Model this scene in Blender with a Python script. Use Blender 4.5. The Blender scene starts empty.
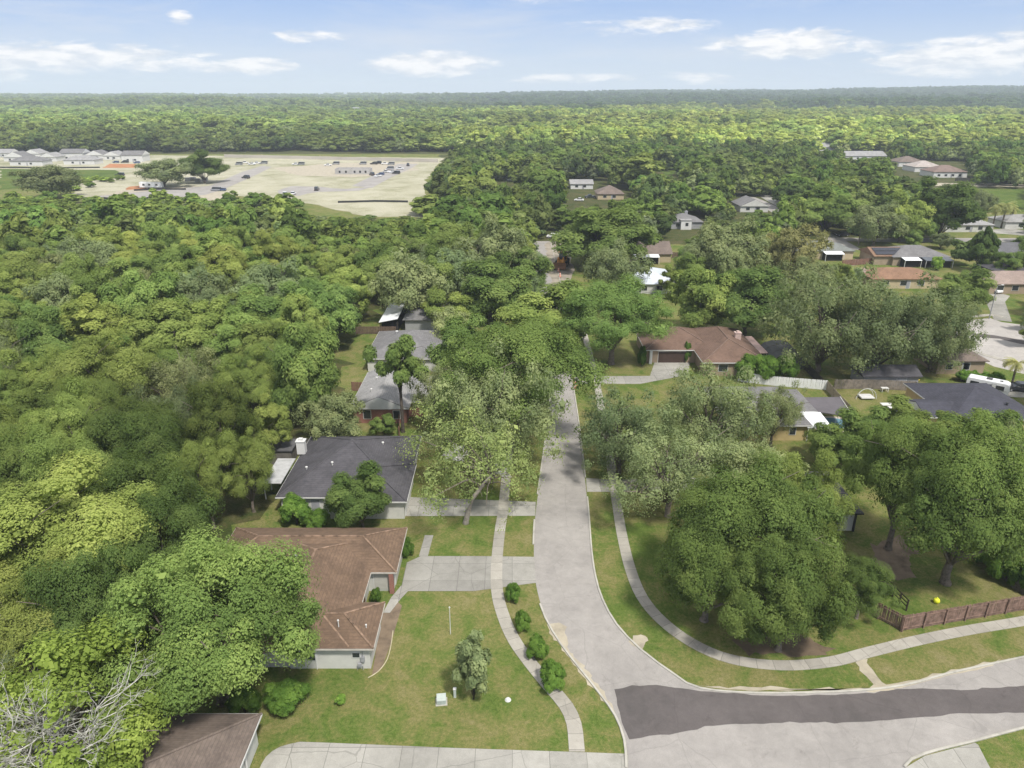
import bpy, bmesh, math, random
import numpy as np
from mathutils import Vector, Matrix

R = math.radians
rnd = random.Random(7)
scn = bpy.context.scene
COL = scn.collection

# ------------------------------------------------------------------ camera
CAM_H, PITCH, FPX = 48.0, R(22), 720.0
cP, sP = math.cos(PITCH), math.sin(PITCH)
cam_d = bpy.data.cameras.new('camera')
cam_d.sensor_width = 36.0
cam_d.lens = 36.0 * FPX / 1024.0
cam_d.clip_start = 0.5
cam_d.clip_end = 40000
cam = bpy.data.objects.new('camera', cam_d)
COL.objects.link(cam)
cam.location = (0, 0, CAM_H)
cam.rotation_euler = (math.pi / 2 - PITCH, 0, 0)
scn.camera = cam


def G(x, y, z=0.0):
    """world x, y of the point at height z seen at photo pixel x, y (survey of the place)"""
    d = (y - 384) * cP + FPX * sP
    f = FPX * cP - (y - 384) * sP
    t = (CAM_H - z) / d
    return ((x - 512) * t, f * t)


def depth_of(X, Y, Z):
    return Y * cP - (Z - CAM_H) * sP


def height_for(X, Y, py):
    """height of a point above ground spot X, Y that is seen at photo row py"""
    k = (384 - py) / FPX
    r = (k * Y * cP - Y * sP) / (cP + k * sP)
    return r + CAM_H


# ------------------------------------------------------------------ materials
MATS = {}


def nt(name):
    m = bpy.data.materials.new(name)
    m.use_nodes = True
    t = m.node_tree
    for n in list(t.nodes):
        t.nodes.remove(n)
    out = t.nodes.new('ShaderNodeOutputMaterial')
    return m, t, out


def N(t, typ, **kw):
    n = t.nodes.new(typ)
    for k, v in kw.items():
        setattr(n, k, v)
    return n


def principled(t, out, rough=0.8, spec=0.3, metal=0.0):
    b = t.nodes.new('ShaderNodeBsdfPrincipled')
    b.inputs['Roughness'].default_value = rough
    b.inputs['Specular IOR Level'].default_value = spec
    b.inputs['Metallic'].default_value = metal
    t.links.new(b.outputs[0], out.inputs['Surface'])
    return b


def noise(t, scale, detail=4, rough=0.55, coord='Object', vec=None, dist=0.0):
    if vec is None:
        tc = N(t, 'ShaderNodeTexCoord')
        vec = tc.outputs[coord]
    n = N(t, 'ShaderNodeTexNoise')
    n.inputs['Scale'].default_value = scale
    n.inputs['Detail'].default_value = detail
    n.inputs['Roughness'].default_value = rough
    n.inputs['Distortion'].default_value = dist
    t.links.new(vec, n.inputs['Vector'])
    return n.outputs['Fac']


def ramp(t, fac, stops):
    r = N(t, 'ShaderNodeValToRGB')
    e = r.color_ramp.elements
    while len(e) > 1:
        e.remove(e[-1])
    e[0].position = stops[0][0]
    e[0].color = (*stops[0][1], 1)
    for p, c in stops[1:]:
        k = e.new(p)
        k.color = (*c, 1)
    t.links.new(fac, r.inputs[0])
    return r.outputs[0]


def mixc(t, a, b, fac, mode='MIX'):
    m = N(t, 'ShaderNodeMix', data_type='RGBA', blend_type=mode)
    for sock, v in ((m.inputs[0], fac), (m.inputs[6], a), (m.inputs[7], b)):
        if isinstance(v, (int, float)):
            sock.default_value = v
        elif isinstance(v, tuple):
            sock.default_value = (*v, 1) if len(v) == 3 else v
        else:
            t.links.new(v, sock)
    return m.outputs[2]


def math_(t, op, a, b=0.0, c=None):
    m = N(t, 'ShaderNodeMath', operation=op)
    for i, v in enumerate((a, b) if c is None else (a, b, c)):
        if isinstance(v, (int, float)):
            m.inputs[i].default_value = v
        else:
            t.links.new(v, m.inputs[i])
    return m.outputs[0]


def bump(t, b, h, strength=0.4, dist=0.05):
    n = N(t, 'ShaderNodeBump')
    n.inputs['Strength'].default_value = strength
    n.inputs['Distance'].default_value = dist
    t.links.new(h, n.inputs['Height'])
    t.links.new(n.outputs[0], b.inputs['Normal'])


def simple(name, col, rough=0.7, var=0.18, scale=1.5, spec=0.3, metal=0.0, coord='Object'):
    """one colour with an uneven, slightly weathered surface"""
    if name in MATS:
        return MATS[name]
    m, t, out = nt(name)
    b = principled(t, out, rough, spec, metal)
    f = noise(t, scale, 6, 0.65, coord)
    lo = tuple(c * (1 - var * 1.6) for c in col)
    hi = tuple(min(1, c * (1 + var)) for c in col)
    t.links.new(ramp(t, f, [(0.3, lo), (0.5, col), (0.7, hi)]), b.inputs['Base Color'])
    MATS[name] = m
    return m


def lawn_mat(name, green, dry, dirt, dry_at=0.5, dirt_at=0.66, sc=1.0):
    m, t, out = nt(name)
    b = principled(t, out, 0.95, 0.1)
    tc = N(t, 'ShaderNodeTexCoord')
    v = tc.outputs['Object']
    n1 = noise(t, 0.11 * sc, 5, 0.6, vec=v)
    n2 = noise(t, 0.42 * sc, 6, 0.7, vec=v, dist=0.6)
    n3 = noise(t, 3.2, 4, 0.7, vec=v)
    n4 = noise(t, 14.0, 3, 0.7, vec=v)
    s = math_(t, 'ADD', math_(t, 'MULTIPLY', n1, 0.36), math_(t, 'MULTIPLY', n2, 0.44))
    s = math_(t, 'ADD', s, math_(t, 'MULTIPLY', n3, 0.20))
    g2 = tuple(c * 0.72 for c in green)
    c = ramp(t, s, [(dry_at - 0.14, g2), (dry_at - 0.05, green), (dry_at + 0.04, dry), (dirt_at - 0.03, tuple(0.6 * a + 0.4 * d for a, d in zip(dry, dirt))), (dirt_at + 0.05, dirt)])
    fine = ramp(t, n4, [(0.28, (0.50, 0.53, 0.48)), (0.72, (1.40, 1.38, 1.30))])
    c = mixc(t, c, fine, 1.0, 'MULTIPLY')
    mid = ramp(t, n3, [(0.3, (0.82, 0.84, 0.8)), (0.7, (1.15, 1.15, 1.1))])
    c = mixc(t, c, mid, 1.0, 'MULTIPLY')
    t.links.new(c, b.inputs['Base Color'])
    bump(t, b, n4, 0.6, 0.08)
    MATS[name] = m
    return m


def road_mat(name, col, patch, crackw=0.5, joints=None):
    m, t, out = nt(name)
    b = principled(t, out, 0.9, 0.2)
    tc = N(t, 'ShaderNodeTexCoord')
    v = tc.outputs['Object']
    n1 = noise(t, 0.16, 5, 0.6, vec=v)
    n2 = noise(t, 1.1, 6, 0.7, vec=v, dist=0.4)
    n3 = noise(t, 22, 3, 0.7, vec=v)
    s = math_(t, 'ADD', math_(t, 'MULTIPLY', n1, 0.6), math_(t, 'MULTIPLY', n2, 0.4))
    c = ramp(t, s, [(0.34, patch), (0.5, col), (0.66, tuple(x * 1.2 for x in col))])
    c = mixc(t, c, ramp(t, n3, [(0.3, (0.86, 0.86, 0.86)), (0.7, (1.1, 1.1, 1.1))]), 1.0, 'MULTIPLY')
    # oily and damp stains, worn lighter spots
    n5 = noise(t, 0.55, 6, 0.75, vec=v, dist=1.2)
    c = mixc(t, c, ramp(t, n5, [(0.30, (0.80, 0.79, 0.79)), (0.42, (1, 1, 1)), (0.62, (1, 1, 1)), (0.74, (1.13, 1.12, 1.10))]), 1.0, 'MULTIPLY')
    # hairline cracks
    vo = N(t, 'ShaderNodeTexVoronoi', feature='DISTANCE_TO_EDGE')
    vo.inputs['Scale'].default_value = 0.22
    wv = N(t, 'ShaderNodeMix', data_type='VECTOR')
    t.links.new(v, wv.inputs[4])
    nn = N(t, 'ShaderNodeTexNoise')
    nn.inputs['Scale'].default_value = 0.6
    t.links.new(v, nn.inputs['Vector'])
    t.links.new(nn.outputs['Color'], wv.inputs[5])
    wv.inputs[0].default_value = 0.35
    t.links.new(wv.outputs[1], vo.inputs['Vector'])
    k = math_(t, 'LESS_THAN', vo.outputs['Distance'], 0.0045)
    c = mixc(t, c, tuple(x * 0.62 for x in col), math_(t, 'MULTIPLY', k, crackw))
    if joints:
        uv = N(t, 'ShaderNodeUVMap')
        sx = N(t, 'ShaderNodeSeparateXYZ')
        t.links.new(uv.outputs[0], sx.inputs[0])
        for ax, step in joints:
            fr = math_(t, 'FRACT', math_(t, 'DIVIDE', sx.outputs[ax], step))
            ln = math_(t, 'LESS_THAN', fr, 0.055 / step)
            c = mixc(t, c, tuple(x * 0.5 for x in col), math_(t, 'MULTIPLY', ln, 0.75))
            # slabs differ a little
            fl = math_(t, 'FLOOR', math_(t, 'DIVIDE', sx.outputs[ax], step))
            wn = N(t, 'ShaderNodeTexWhiteNoise', noise_dimensions='1D')
            t.links.new(fl, wn.inputs['W'])
            c = mixc(t, c, ramp(t, wn.outputs['Value'], [(0, (0.84, 0.84, 0.84)), (1, (1.08, 1.08, 1.08))]), 1.0, 'MULTIPLY')
    t.links.new(c, b.inputs['Base Color'])
    bump(t, b, n3, 0.3, 0.02)
    MATS[name] = m
    return m


def shingle_mat(name, col, stain, course=0.30):
    m, t, out = nt(name)
    b = principled(t, out, 0.9, 0.2)
    tc = N(t, 'ShaderNodeTexCoord')
    v = tc.outputs['Object']
    n1 = noise(t, 0.35, 6, 0.65, vec=v, dist=0.5)
    n2 = noise(t, 2.4, 5, 0.7, vec=v)
    sx = N(t, 'ShaderNodeSeparateXYZ')
    t.links.new(v, sx.inputs[0])
    fr = math_(t, 'FRACT', math_(t, 'DIVIDE', sx.outputs[2], course * 0.4))
    c = ramp(t, n1, [(0.3, stain), (0.5, col), (0.72, tuple(x * 1.22 for x in col))])
    c = mixc(t, c, ramp(t, n2, [(0.3, (0.86, 0.86, 0.86)), (0.7, (1.14, 1.12, 1.10))]), 1.0, 'MULTIPLY')
    # streaks that run down the slope in the grain of the tabs
    mp = N(t, 'ShaderNodeMapping')
    mp.inputs['Scale'].default_value = (2.2, 2.2, 9.0)
    t.links.new(v, mp.inputs[0])
    vo = N(t, 'ShaderNodeTexVoronoi')
    vo.inputs['Scale'].default_value = 1.3
    t.links.new(mp.outputs[0], vo.inputs['Vector'])
    c = mixc(t, c, ramp(t, N_sep(t, vo.outputs['Color']), [(0, (0.89, 0.89, 0.89)), (1, (1.08, 1.08, 1.08))]), 1.0, 'MULTIPLY')
    ln = math_(t, 'LESS_THAN', fr, 0.16)
    c = mixc(t, c, tuple(x * 0.55 for x in col), math_(t, 'MULTIPLY', ln, 0.45))
    t.links.new(c, b.inputs['Base Color'])
    MATS[name] = m
    return m


def N_sep(t, colsock):
    s = N(t, 'ShaderNodeSeparateColor')
    t.links.new(colsock, s.inputs[0])
    return s.outputs[0]


def leaf_mat(name, dark, mid, light, trans=0.40):
    m, t, out = nt(name)
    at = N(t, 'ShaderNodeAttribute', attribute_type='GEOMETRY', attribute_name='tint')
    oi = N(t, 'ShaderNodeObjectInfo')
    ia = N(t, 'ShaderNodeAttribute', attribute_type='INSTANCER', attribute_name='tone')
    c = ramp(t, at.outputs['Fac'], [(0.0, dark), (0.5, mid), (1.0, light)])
    c = mixc(t, c, oi.outputs['Color'], 1.0, 'MULTIPLY')
    ad = N(t, 'ShaderNodeVectorMath', operation='ADD')
    t.links.new(ia.outputs['Vector'], ad.inputs[0])
    ad.inputs[1].default_value = (1, 1, 1)
    c = mixc(t, c, ad.outputs[0], 1.0, 'MULTIPLY')
    c = mixc(t, c, (1.80, 1.80, 1.74), 1.0, 'MULTIPLY')       # shared between the reflected and the transmitted half
    d = N(t, 'ShaderNodeBsdfDiffuse')
    tr = N(t, 'ShaderNodeBsdfTranslucent')
    t.links.new(c, d.inputs[0])
    t.links.new(mixc(t, c, (1.0, 1.05, 0.55), 1.0, 'MULTIPLY'), tr.inputs[0])
    mx = N(t, 'ShaderNodeMixShader')
    mx.inputs[0].default_value = trans
    t.links.new(d.outputs[0], mx.inputs[1])
    t.links.new(tr.outputs[0], mx.inputs[2])
    t.links.new(mx.outputs[0], out.inputs[0])
    MATS[name] = m
    return m


# base colours are real-world reflectances
lawn = lawn_mat('lawn_grass', (0.096, 0.140, 0.032), (0.172, 0.166, 0.064), (0.27, 0.22, 0.135), 0.49, 0.63)
verge = lawn_mat('verge_grass', (0.088, 0.124, 0.029), (0.160, 0.148, 0.058), (0.27, 0.215, 0.135), 0.48, 0.595)
meadow = lawn_mat('meadow_grass', (0.086, 0.129, 0.026), (0.133, 0.142, 0.043), (0.206, 0.189, 0.095), 0.55, 0.75, 0.4)
litter = lawn_mat('leaf_litter', (0.050, 0.066, 0.020), (0.085, 0.080, 0.036), (0.14, 0.11, 0.06), 0.5, 0.64)
sitegr = lawn_mat('site_ground', (0.165, 0.175, 0.085), (0.295, 0.28, 0.205), (0.42, 0.39, 0.325), 0.41, 0.51, 0.14)
sand = simple('pale_sand', (0.366, 0.324, 0.246), 0.95, 0.2, 0.5)
claym = simple('orange_clay', (0.36, 0.16, 0.07), 0.95, 0.25, 0.2)
road = road_mat('old_asphalt', (0.300, 0.280, 0.258), (0.238, 0.222, 0.206), 0.3)
dark_asph = road_mat('new_asphalt', (0.110, 0.097, 0.093), (0.084, 0.076, 0.072), 0.25)
court_conc = road_mat('court_concrete', (0.375, 0.350, 0.322), (0.31, 0.29, 0.27), 0.3)
conc_drive = road_mat('driveway_concrete', (0.335, 0.321, 0.286), (0.257, 0.247, 0.217), 0.6, [(0, 2.9), (1, 3.0)])
conc_walk = road_mat('sidewalk_concrete', (0.356, 0.332, 0.286), (0.286, 0.267, 0.227), 0.4, [(1, 1.52)])
kerbm = simple('kerb_concrete', (0.395, 0.376, 0.326), 0.9, 0.15, 0.8)
shing_brown = shingle_mat('brown_shingles', (0.148, 0.100, 0.068), (0.102, 0.070, 0.049))
shing_tan = shingle_mat('tan_shingles', (0.208, 0.132, 0.088), (0.160, 0.096, 0.064))
shing_taupe = shingle_mat('taupe_shingles', (0.163, 0.130, 0.110), (0.120, 0.096, 0.083))
shing_char = shingle_mat('charcoal_shingles', (0.077, 0.074, 0.081), (0.052, 0.051, 0.055))
shing_grey = shingle_mat('grey_shingles', (0.168, 0.164, 0.164), (0.132, 0.128, 0.128))
shing_pale = shingle_mat('pale_grey_shingles', (0.272, 0.268, 0.264), (0.224, 0.220, 0.216))
shing_slate = shingle_mat('slate_shingles', (0.059, 0.059, 0.074), (0.048, 0.048, 0.059))
shing_terra = shingle_mat('terracotta_shingles', (0.225, 0.135, 0.086), (0.185, 0.110, 0.070))
white_wall = simple('white_wall', (0.528, 0.520, 0.480), 0.85, 0.08, 0.6)
cream_wall = simple('cream_wall', (0.440, 0.360, 0.232), 0.85, 0.08, 0.6)
yellow_wall = simple('yellow_wall', (0.440, 0.344, 0.168), 0.85, 0.08, 0.6)
tan_wall = simple('tan_wall', (0.320, 0.248, 0.176), 0.85, 0.1, 0.6)
grey_wall = simple('grey_wall', (0.288, 0.288, 0.288), 0.85, 0.1, 0.6)
dull_metal = simple('dull_white_metal', (0.42, 0.42, 0.41), 0.5, 0.2, 0.8, 0.4)
white_trim = simple('white_trim', (0.592, 0.584, 0.560), 0.6, 0.06, 1.0)
metal_white = simple('white_metal', (0.78, 0.79, 0.80), 0.4, 0.06, 1.0, 0.5)
black_trim = simple('black_trim', (0.03, 0.03, 0.032), 0.6)
ridge_debris = simple('ridge_debris', (0.215, 0.145, 0.100), 0.95, 0.5, 1.4)
dark_open = simple('dark_interior', (0.018, 0.017, 0.017), 0.9)
garage_m = simple('garage_panel', (0.416, 0.400, 0.360), 0.7, 0.07)
wood_fence = simple('weathered_fence', (0.215, 0.140, 0.108), 0.95, 0.35, 2.2)
grey_fence = simple('grey_fence', (0.136, 0.124, 0.108), 0.95, 0.3, 1.5)
rail_wood = simple('tarred_rail', (0.045, 0.036, 0.026), 0.9, 0.3, 2)
bark = simple('grey_bark', (0.15, 0.125, 0.10), 0.95, 0.4, 3.0)
bark_d = simple('dark_bark', (0.075, 0.062, 0.050), 0.95, 0.4, 3.0)
bark_l = simple('bleached_bark', (0.47, 0.455, 0.41), 0.95, 0.25, 2.0)
brick_m, _t, _o = nt('red_brick')
_b = principled(_t, _o, 0.9, 0.2)
_tc = N(_t, 'ShaderNodeTexCoord')
_mp = N(_t, 'ShaderNodeMapping')
_mp.inputs['Rotation'].default_value = (R(90), 0, 0)
_t.links.new(_tc.outputs['Object'], _mp.inputs[0])
_bt = N(_t, 'ShaderNodeTexBrick')
_bt.inputs['Scale'].default_value = 3.5
_bt.inputs['Color1'].default_value = (0.30, 0.115, 0.085, 1)
_bt.inputs['Color2'].default_value = (0.22, 0.085, 0.062, 1)
_bt.inputs['Mortar'].default_value = (0.34, 0.27, 0.23, 1)
_t.links.new(_mp.outputs[0], _bt.inputs['Vector'])
_t.links.new(_bt.outputs[0], _b.inputs['Base Color'])
MATS['red_brick'] = brick_m


def glass_like(name, col, rough=0.12):
    m, t, out = nt(name)
    b = principled(t, out, rough, 0.6)
    b.inputs['Base Color'].default_value = (*col, 1)
    MATS[name] = m
    return m


pane_m = glass_like('window_glass', (0.03, 0.035, 0.04))
pool_m = glass_like('pool_water', (0.16, 0.29, 0.36), 0.08)
solar_m = glass_like('solar_glass', (0.012, 0.013, 0.022), 0.2)
rubber = simple('tyre_rubber', (0.02, 0.02, 0.02), 0.85)
orange_p = simple('machine_orange', (0.74, 0.34, 0.06), 0.55, 0.15, 1.0)
orange_b = simple('barrel_orange', (0.85, 0.17, 0.04), 0.6, 0.06)
yellow_p = simple('kayak_yellow', (0.80, 0.55, 0.05), 0.5, 0.05)
lime_p = simple('bright_yellow', (0.75, 0.78, 0.04), 0.5, 0.05)
teal_p = simple('teal_tarp', (0.10, 0.42, 0.38), 0.6, 0.2)
red_p = simple('dull_red', (0.35, 0.06, 0.04), 0.6)
green_box = simple('utility_green', (0.42, 0.46, 0.42), 0.6, 0.08)
grey_p = simple('grey_paint', (0.30, 0.30, 0.31), 0.5)
deck_m = simple('weathered_deck', (0.24, 0.215, 0.19), 0.95, 0.3, 2.0)

LEAF = {
    'broad': leaf_mat('leaf_broad', (0.058, 0.089, 0.026), (0.100, 0.143, 0.041), (0.166, 0.210, 0.064)),
    'wood': leaf_mat('leaf_wood', (0.084, 0.112, 0.032), (0.136, 0.170, 0.047), (0.206, 0.236, 0.074)),
    'oak': leaf_mat('leaf_oak', (0.100, 0.126, 0.060), (0.158, 0.186, 0.088), (0.232, 0.256, 0.122)),
    'shrub': leaf_mat('leaf_shrub', (0.050, 0.098, 0.020), (0.094, 0.164, 0.032), (0.158, 0.240, 0.052)),
    'palm': leaf_mat('leaf_palm', (0.11, 0.13, 0.05), (0.18, 0.19, 0.08), (0.28, 0.27, 0.12)),
}


# ------------------------------------------------------------------ mesh helpers
def link(o, parent=None):
    COL.objects.link(o)
    if parent is not None:
        o.parent = parent
    return o


def tag(o, label=None, cat=None, group=None, kind=None):
    for k, v in (('label', label), ('category', cat), ('group', group), ('kind', kind)):
        if v:
            o[k] = v
    return o


def empty(name, loc, label, cat, group=None, rz=0.0):
    o = bpy.data.objects.new(name, None)
    link(o)
    o.location = loc
    o.rotation_euler = (0, 0, rz)
    o.empty_display_size = 0.3
    return tag(o, label, cat, group)


class MB:
    def __init__(self):
        self.v, self.f, self.uv = [], [], {}

    def add(self, vs, fs):
        b = len(self.v)
        self.v += [tuple(p) for p in vs]
        self.f += [tuple(i + b for i in f) for f in fs]
        return b

    def box(self, x0, x1, y0, y1, z0, z1, m=None):
        vs = [(x, y, z) for z in (z0, z1) for y in (y0, y1) for x in (x0, x1)]
        if m is not None:
            vs = [tuple(m @ Vector(p)) for p in vs]
        self.add(vs, [(0, 2, 3, 1), (4, 5, 7, 6), (0, 1, 5, 4), (1, 3, 7, 5), (3, 2, 6, 7), (2, 0, 4, 6)])
        return self

    def tube(self, pts, radii, n=7, cap=True):
        pts = [Vector(p) for p in pts]
        rings = []
        for i, p in enumerate(pts):
            d = (pts[min(i + 1, len(pts) - 1)] - pts[max(i - 1, 0)])
            d = d.normalized() if d.length > 1e-6 else Vector((0, 0, 1))
            a = d.orthogonal().normalized() if abs(d.z) > 0.95 else d.cross(Vector((0, 0, 1))).normalized()
            b = d.cross(a).normalized()
            rings.append([p + (a * math.cos(2 * math.pi * k / n) + b * math.sin(2 * math.pi * k / n)) * radii[i] for k in range(n)])
        vs = [q for r in rings for q in r]
        fs = []
        for i in range(len(pts) - 1):
            for k in range(n):
                fs.append((i * n + k, i * n + (k + 1) % n, (i + 1) * n + (k + 1) % n, (i + 1) * n + k))
        if cap:
            fs.append(tuple(range(n))[::-1])
            fs.append(tuple((len(pts) - 1) * n + k for k in range(n)))
        self.add(vs, fs)
        return self

    def lathe(self, prof, n=16, c=(0, 0, 0)):
        vs, fs = [], []
        for r, z in prof:
            for k in range(n):
                a = 2 * math.pi * k / n
                vs.append((c[0] + r * math.cos(a), c[1] + r * math.sin(a), c[2] + z))
        for i in range(len(prof) - 1):
            for k in range(n):
                fs.append((i * n + k, i * n + (k + 1) % n, (i + 1) * n + (k + 1) % n, (i + 1) * n + k))
        fs.append(tuple(range(n))[::-1])
        fs.append(tuple((len(prof) - 1) * n + k for k in range(n)))
        self.add(vs, fs)
        return self

    def prism(self, poly, z0, z1):
        n = len(poly)
        vs = [(x, y, z0) for x, y in poly] + [(x, y, z1) for x, y in poly]
        fs = [tuple(range(n))[::-1], tuple(range(n, 2 * n))] + [(i, (i + 1) % n, n + (i + 1) % n, n + i) for i in range(n)]
        self.add(vs, fs)
        return self

    def profile_x(self, poly, x0, x1, m=None, inset=0.0):
        """extrude a y-z outline along x"""
        n = len(poly)
        vs = [(x0, y, z) for y, z in poly] + [(x1, y, z) for y, z in poly]
        if m is not None:
            vs = [tuple(m @ Vector(p)) for p in vs]
        fs = [tuple(range(n)), tuple(range(n, 2 * n))[::-1]] + [(i, n + i, n + (i + 1) % n, (i + 1) % n) for i in range(n)]
        self.add(vs, fs)
        return self

    def mesh(self, name, mat=None, smooth=False, bevel=0.0):
        me = bpy.data.meshes.new(name)
        me.from_pydata(self.v, [], self.f)
        bm = bmesh.new()
        bm.from_mesh(me)
        bmesh.ops.recalc_face_normals(bm, faces=bm.faces[:])
        if bevel:
            bmesh.ops.bevel(bm, geom=bm.edges[:], offset=bevel, segments=2, affect='EDGES', profile=0.5)
        bm.to_mesh(me)
        bm.free()
        if smooth:
            me.polygons.foreach_set('use_smooth', [True] * len(me.polygons))
        if mat:
            me.materials.append(mat)
        return me

    def build(self, name, mat, parent=None, smooth=False, bevel=0.0):
        o = bpy.data.objects.new(name, self.mesh(name, mat, smooth, bevel))
        return link(o, parent)


def poly_sheet(name, pts, z, mat, kind='structure', label=None, cat=None):
    """a flat filled outline on the ground"""
    me = bpy.data.meshes.new(name)
    bm = bmesh.new()
    vs = [bm.verts.new((x, y, z)) for x, y in pts]
    f = bm.faces.new(vs)
    bm.normal_update()
    if f.normal.z < 0:
        f.normal_flip()
    bmesh.ops.triangulate(bm, faces=bm.faces[:])
    uv = bm.loops.layers.uv.new('UVMap')
    for fa in bm.faces:
        for l in fa.loops:
            l[uv].uv = (l.vert.co.x, l.vert.co.y)
    bm.to_mesh(me)
    bm.free()
    me.materials.append(mat)
    o = link(bpy.data.objects.new(name, me))
    tag(o, label, cat, None, kind)
    return o


def ragged(pts, amp, step, seed, closed=True):
    """an outline with an uneven edge"""
    r = random.Random(seed)
    out = []
    n = len(pts)
    for i in range(n if closed else n - 1):
        a, b = Vector(pts[i]), Vector(pts[(i + 1) % n])
        k = max(1, int((b - a).length / step))
        for j in range(k):
            p = a.lerp(b, j / k)
            out.append((p.x + r.gauss(0, amp), p.y + r.gauss(0, amp)))
    return out


def smooth_line(pts, step=1.0):
    P = [Vector(p) for p in pts]
    P = [P[0] * 2 - P[1]] + P + [P[-1] * 2 - P[-2]]
    out = []
    for i in range(1, len(P) - 2):
        p0, p1, p2, p3 = P[i - 1:i + 3]
        k = max(2, int((p2 - p1).length / step))
        for j in range(k):
            u = j / k
            out.append(0.5 * ((2 * p1) + (p2 - p0) * u + (2 * p0 - 5 * p1 + 4 * p2 - p3) * u * u + (3 * p1 - p0 - 3 * p2 + p3) * u ** 3))
    out.append(P[-2])
    return [(p.x, p.y) for p in out]


def sweep(name, line, prof, mat, kind='structure', parent=None, closed_prof=False):
    """a strip along a line on the ground; prof is a list of (offset to the left, z)"""
    L = [Vector(p) for p in line]
    me = bpy.data.meshes.new(name)
    vs, fs, uvs = [], [], []
    n = len(prof)
    dist = 0.0
    for i, p in enumerate(L):
        d = L[min(i + 1, len(L) - 1)] - L[max(i - 1, 0)]
        d.normalize()
        nrm = Vector((-d.y, d.x))
        if i:
            dist += (p - L[i - 1]).length
        for o, z in prof:
            q = p + nrm * o
            vs.append((q.x, q.y, z))
            uvs.append((o, dist))
    for i in range(len(L) - 1):
        for k in range(n if closed_prof else n - 1):
            k2 = (k + 1) % n
            fs.append((i * n + k, i * n + k2, (i + 1) * n + k2, (i + 1) * n + k))
    if closed_prof:
        fs.append(tuple(range(n)))
        fs.append(tuple((len(L) - 1) * n + k for k in range(n))[::-1])
    me.from_pydata(vs, [], fs)
    lay = me.uv_layers.new(name='UVMap')
    for l in me.loops:
        lay.data[l.index].uv = uvs[l.vertex_index]
    bm = bmesh.new()
    bm.from_mesh(me)
    if closed_prof:
        bmesh.ops.recalc_face_normals(bm, faces=bm.faces[:])
    else:
        for f in bm.faces:
            f.normal_update()
            if f.normal.z < 0:
                f.normal_flip()
    bm.to_mesh(me)
    bm.free()
    me.materials.append(mat)
    o = link(bpy.data.objects.new(name, me), parent)
    if kind:
        o['kind'] = kind
    return o


def ribbon(name, left, right, z, mat, kind='structure', n=80):
    """a sheet between a left and a right edge line"""
    def resamp(pts):
        P = [Vector(p) for p in pts]
        d = [0]
        for a, b in zip(P, P[1:]):
            d.append(d[-1] + (b - a).length)
        out, k = [], 0
        for i in range(n + 1):
            s = d[-1] * i / n
            while k < len(P) - 2 and d[k + 1] < s:
                k += 1
            u = (s - d[k]) / max(1e-9, d[k + 1] - d[k])
            out.append(P[k].lerp(P[k + 1], u))
        return out
    a, b = resamp(left), resamp(right)
    vs, fs = [], []
    for p, q in zip(a, b):
        vs += [(p.x, p.y, z), (q.x, q.y, z)]
    for i in range(n):
        fs.append((2 * i, 2 * i + 1, 2 * i + 3, 2 * i + 2))
    me = bpy.data.meshes.new(name)
    me.from_pydata(vs, [], fs)
    bm = bmesh.new()
    bm.from_mesh(me)
    for f in bm.faces:
        f.normal_update()
        if f.normal.z < 0:
            f.normal_flip()
    bm.to_mesh(me)
    bm.free()
    lay = me.uv_layers.new(name='UVMap')
    for l in me.loops:
        c = me.vertices[l.vertex_index].co
        lay.data[l.index].uv = (c.x, c.y)
    me.materials.append(mat)
    o = link(bpy.data.objects.new(name, me))
    o['kind'] = kind
    return o


# ------------------------------------------------------------------ sky, sun, air
SUN_EL, SUN_AZ = R(58), R(150)      # azimuth clockwise from +Y (the view): behind the camera, to the right
w = bpy.data.worlds.new('World')
scn.world = w
w.use_nodes = True
wt = w.node_tree
for n_ in list(wt.nodes):
    wt.nodes.remove(n_)
wo = N(wt, 'ShaderNodeOutputWorld')
bg = N(wt, 'ShaderNodeBackground')
wt.links.new(bg.outputs[0], wo.inputs[0])
sky = N(wt, 'ShaderNodeTexSky', sky_type='NISHITA')
sky.sun_disc = False
sky.sun_elevation = SUN_EL
sky.sun_rotation = SUN_AZ
sky.air_density = 1.0
sky.dust_density = 0.5
sky.ozone_density = 3.5
sky.altitude = 50
SKY_S = 0.088
bg.inputs[1].default_value = SKY_S
tc = N(wt, 'ShaderNodeTexCoord')
sep = N(wt, 'ShaderNodeSeparateXYZ')
wt.links.new(tc.outputs['Generated'], sep.inputs[0])
az = math_(wt, 'ARCTAN2', sep.outputs[0], sep.outputs[1])
el = math_(wt, 'ARCSINE', sep.outputs[2])


def cloud_noise(sa, se, off, detail, rough, dist=0.0):
    cb = N(wt, 'ShaderNodeCombineXYZ')
    wt.links.new(math_(wt, 'MULTIPLY', az, sa), cb.inputs[0])
    wt.links.new(math_(wt, 'MULTIPLY', el, se), cb.inputs[1])
    cb.inputs[2].default_value = off
    return noise(wt, 1.0, detail, rough, vec=cb.outputs[0], dist=dist)


def band(lo0, lo1, hi0, hi1):
    a = N(wt, 'ShaderNodeMapRange', interpolation_type='SMOOTHSTEP')
    a.inputs[1].default_value, a.inputs[2].default_value = R(lo0), R(lo1)
    wt.links.new(el, a.inputs[0])
    b = N(wt, 'ShaderNodeMapRange', interpolation_type='SMOOTHSTEP')
    b.inputs[1].default_value, b.inputs[2].default_value = R(hi0), R(hi1)
    b.inputs[3].default_value, b.inputs[4].default_value = 1, 0
    wt.links.new(el, b.inputs[0])
    return math_(wt, 'MULTIPLY', a.outputs[0], b.outputs[0])


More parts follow.
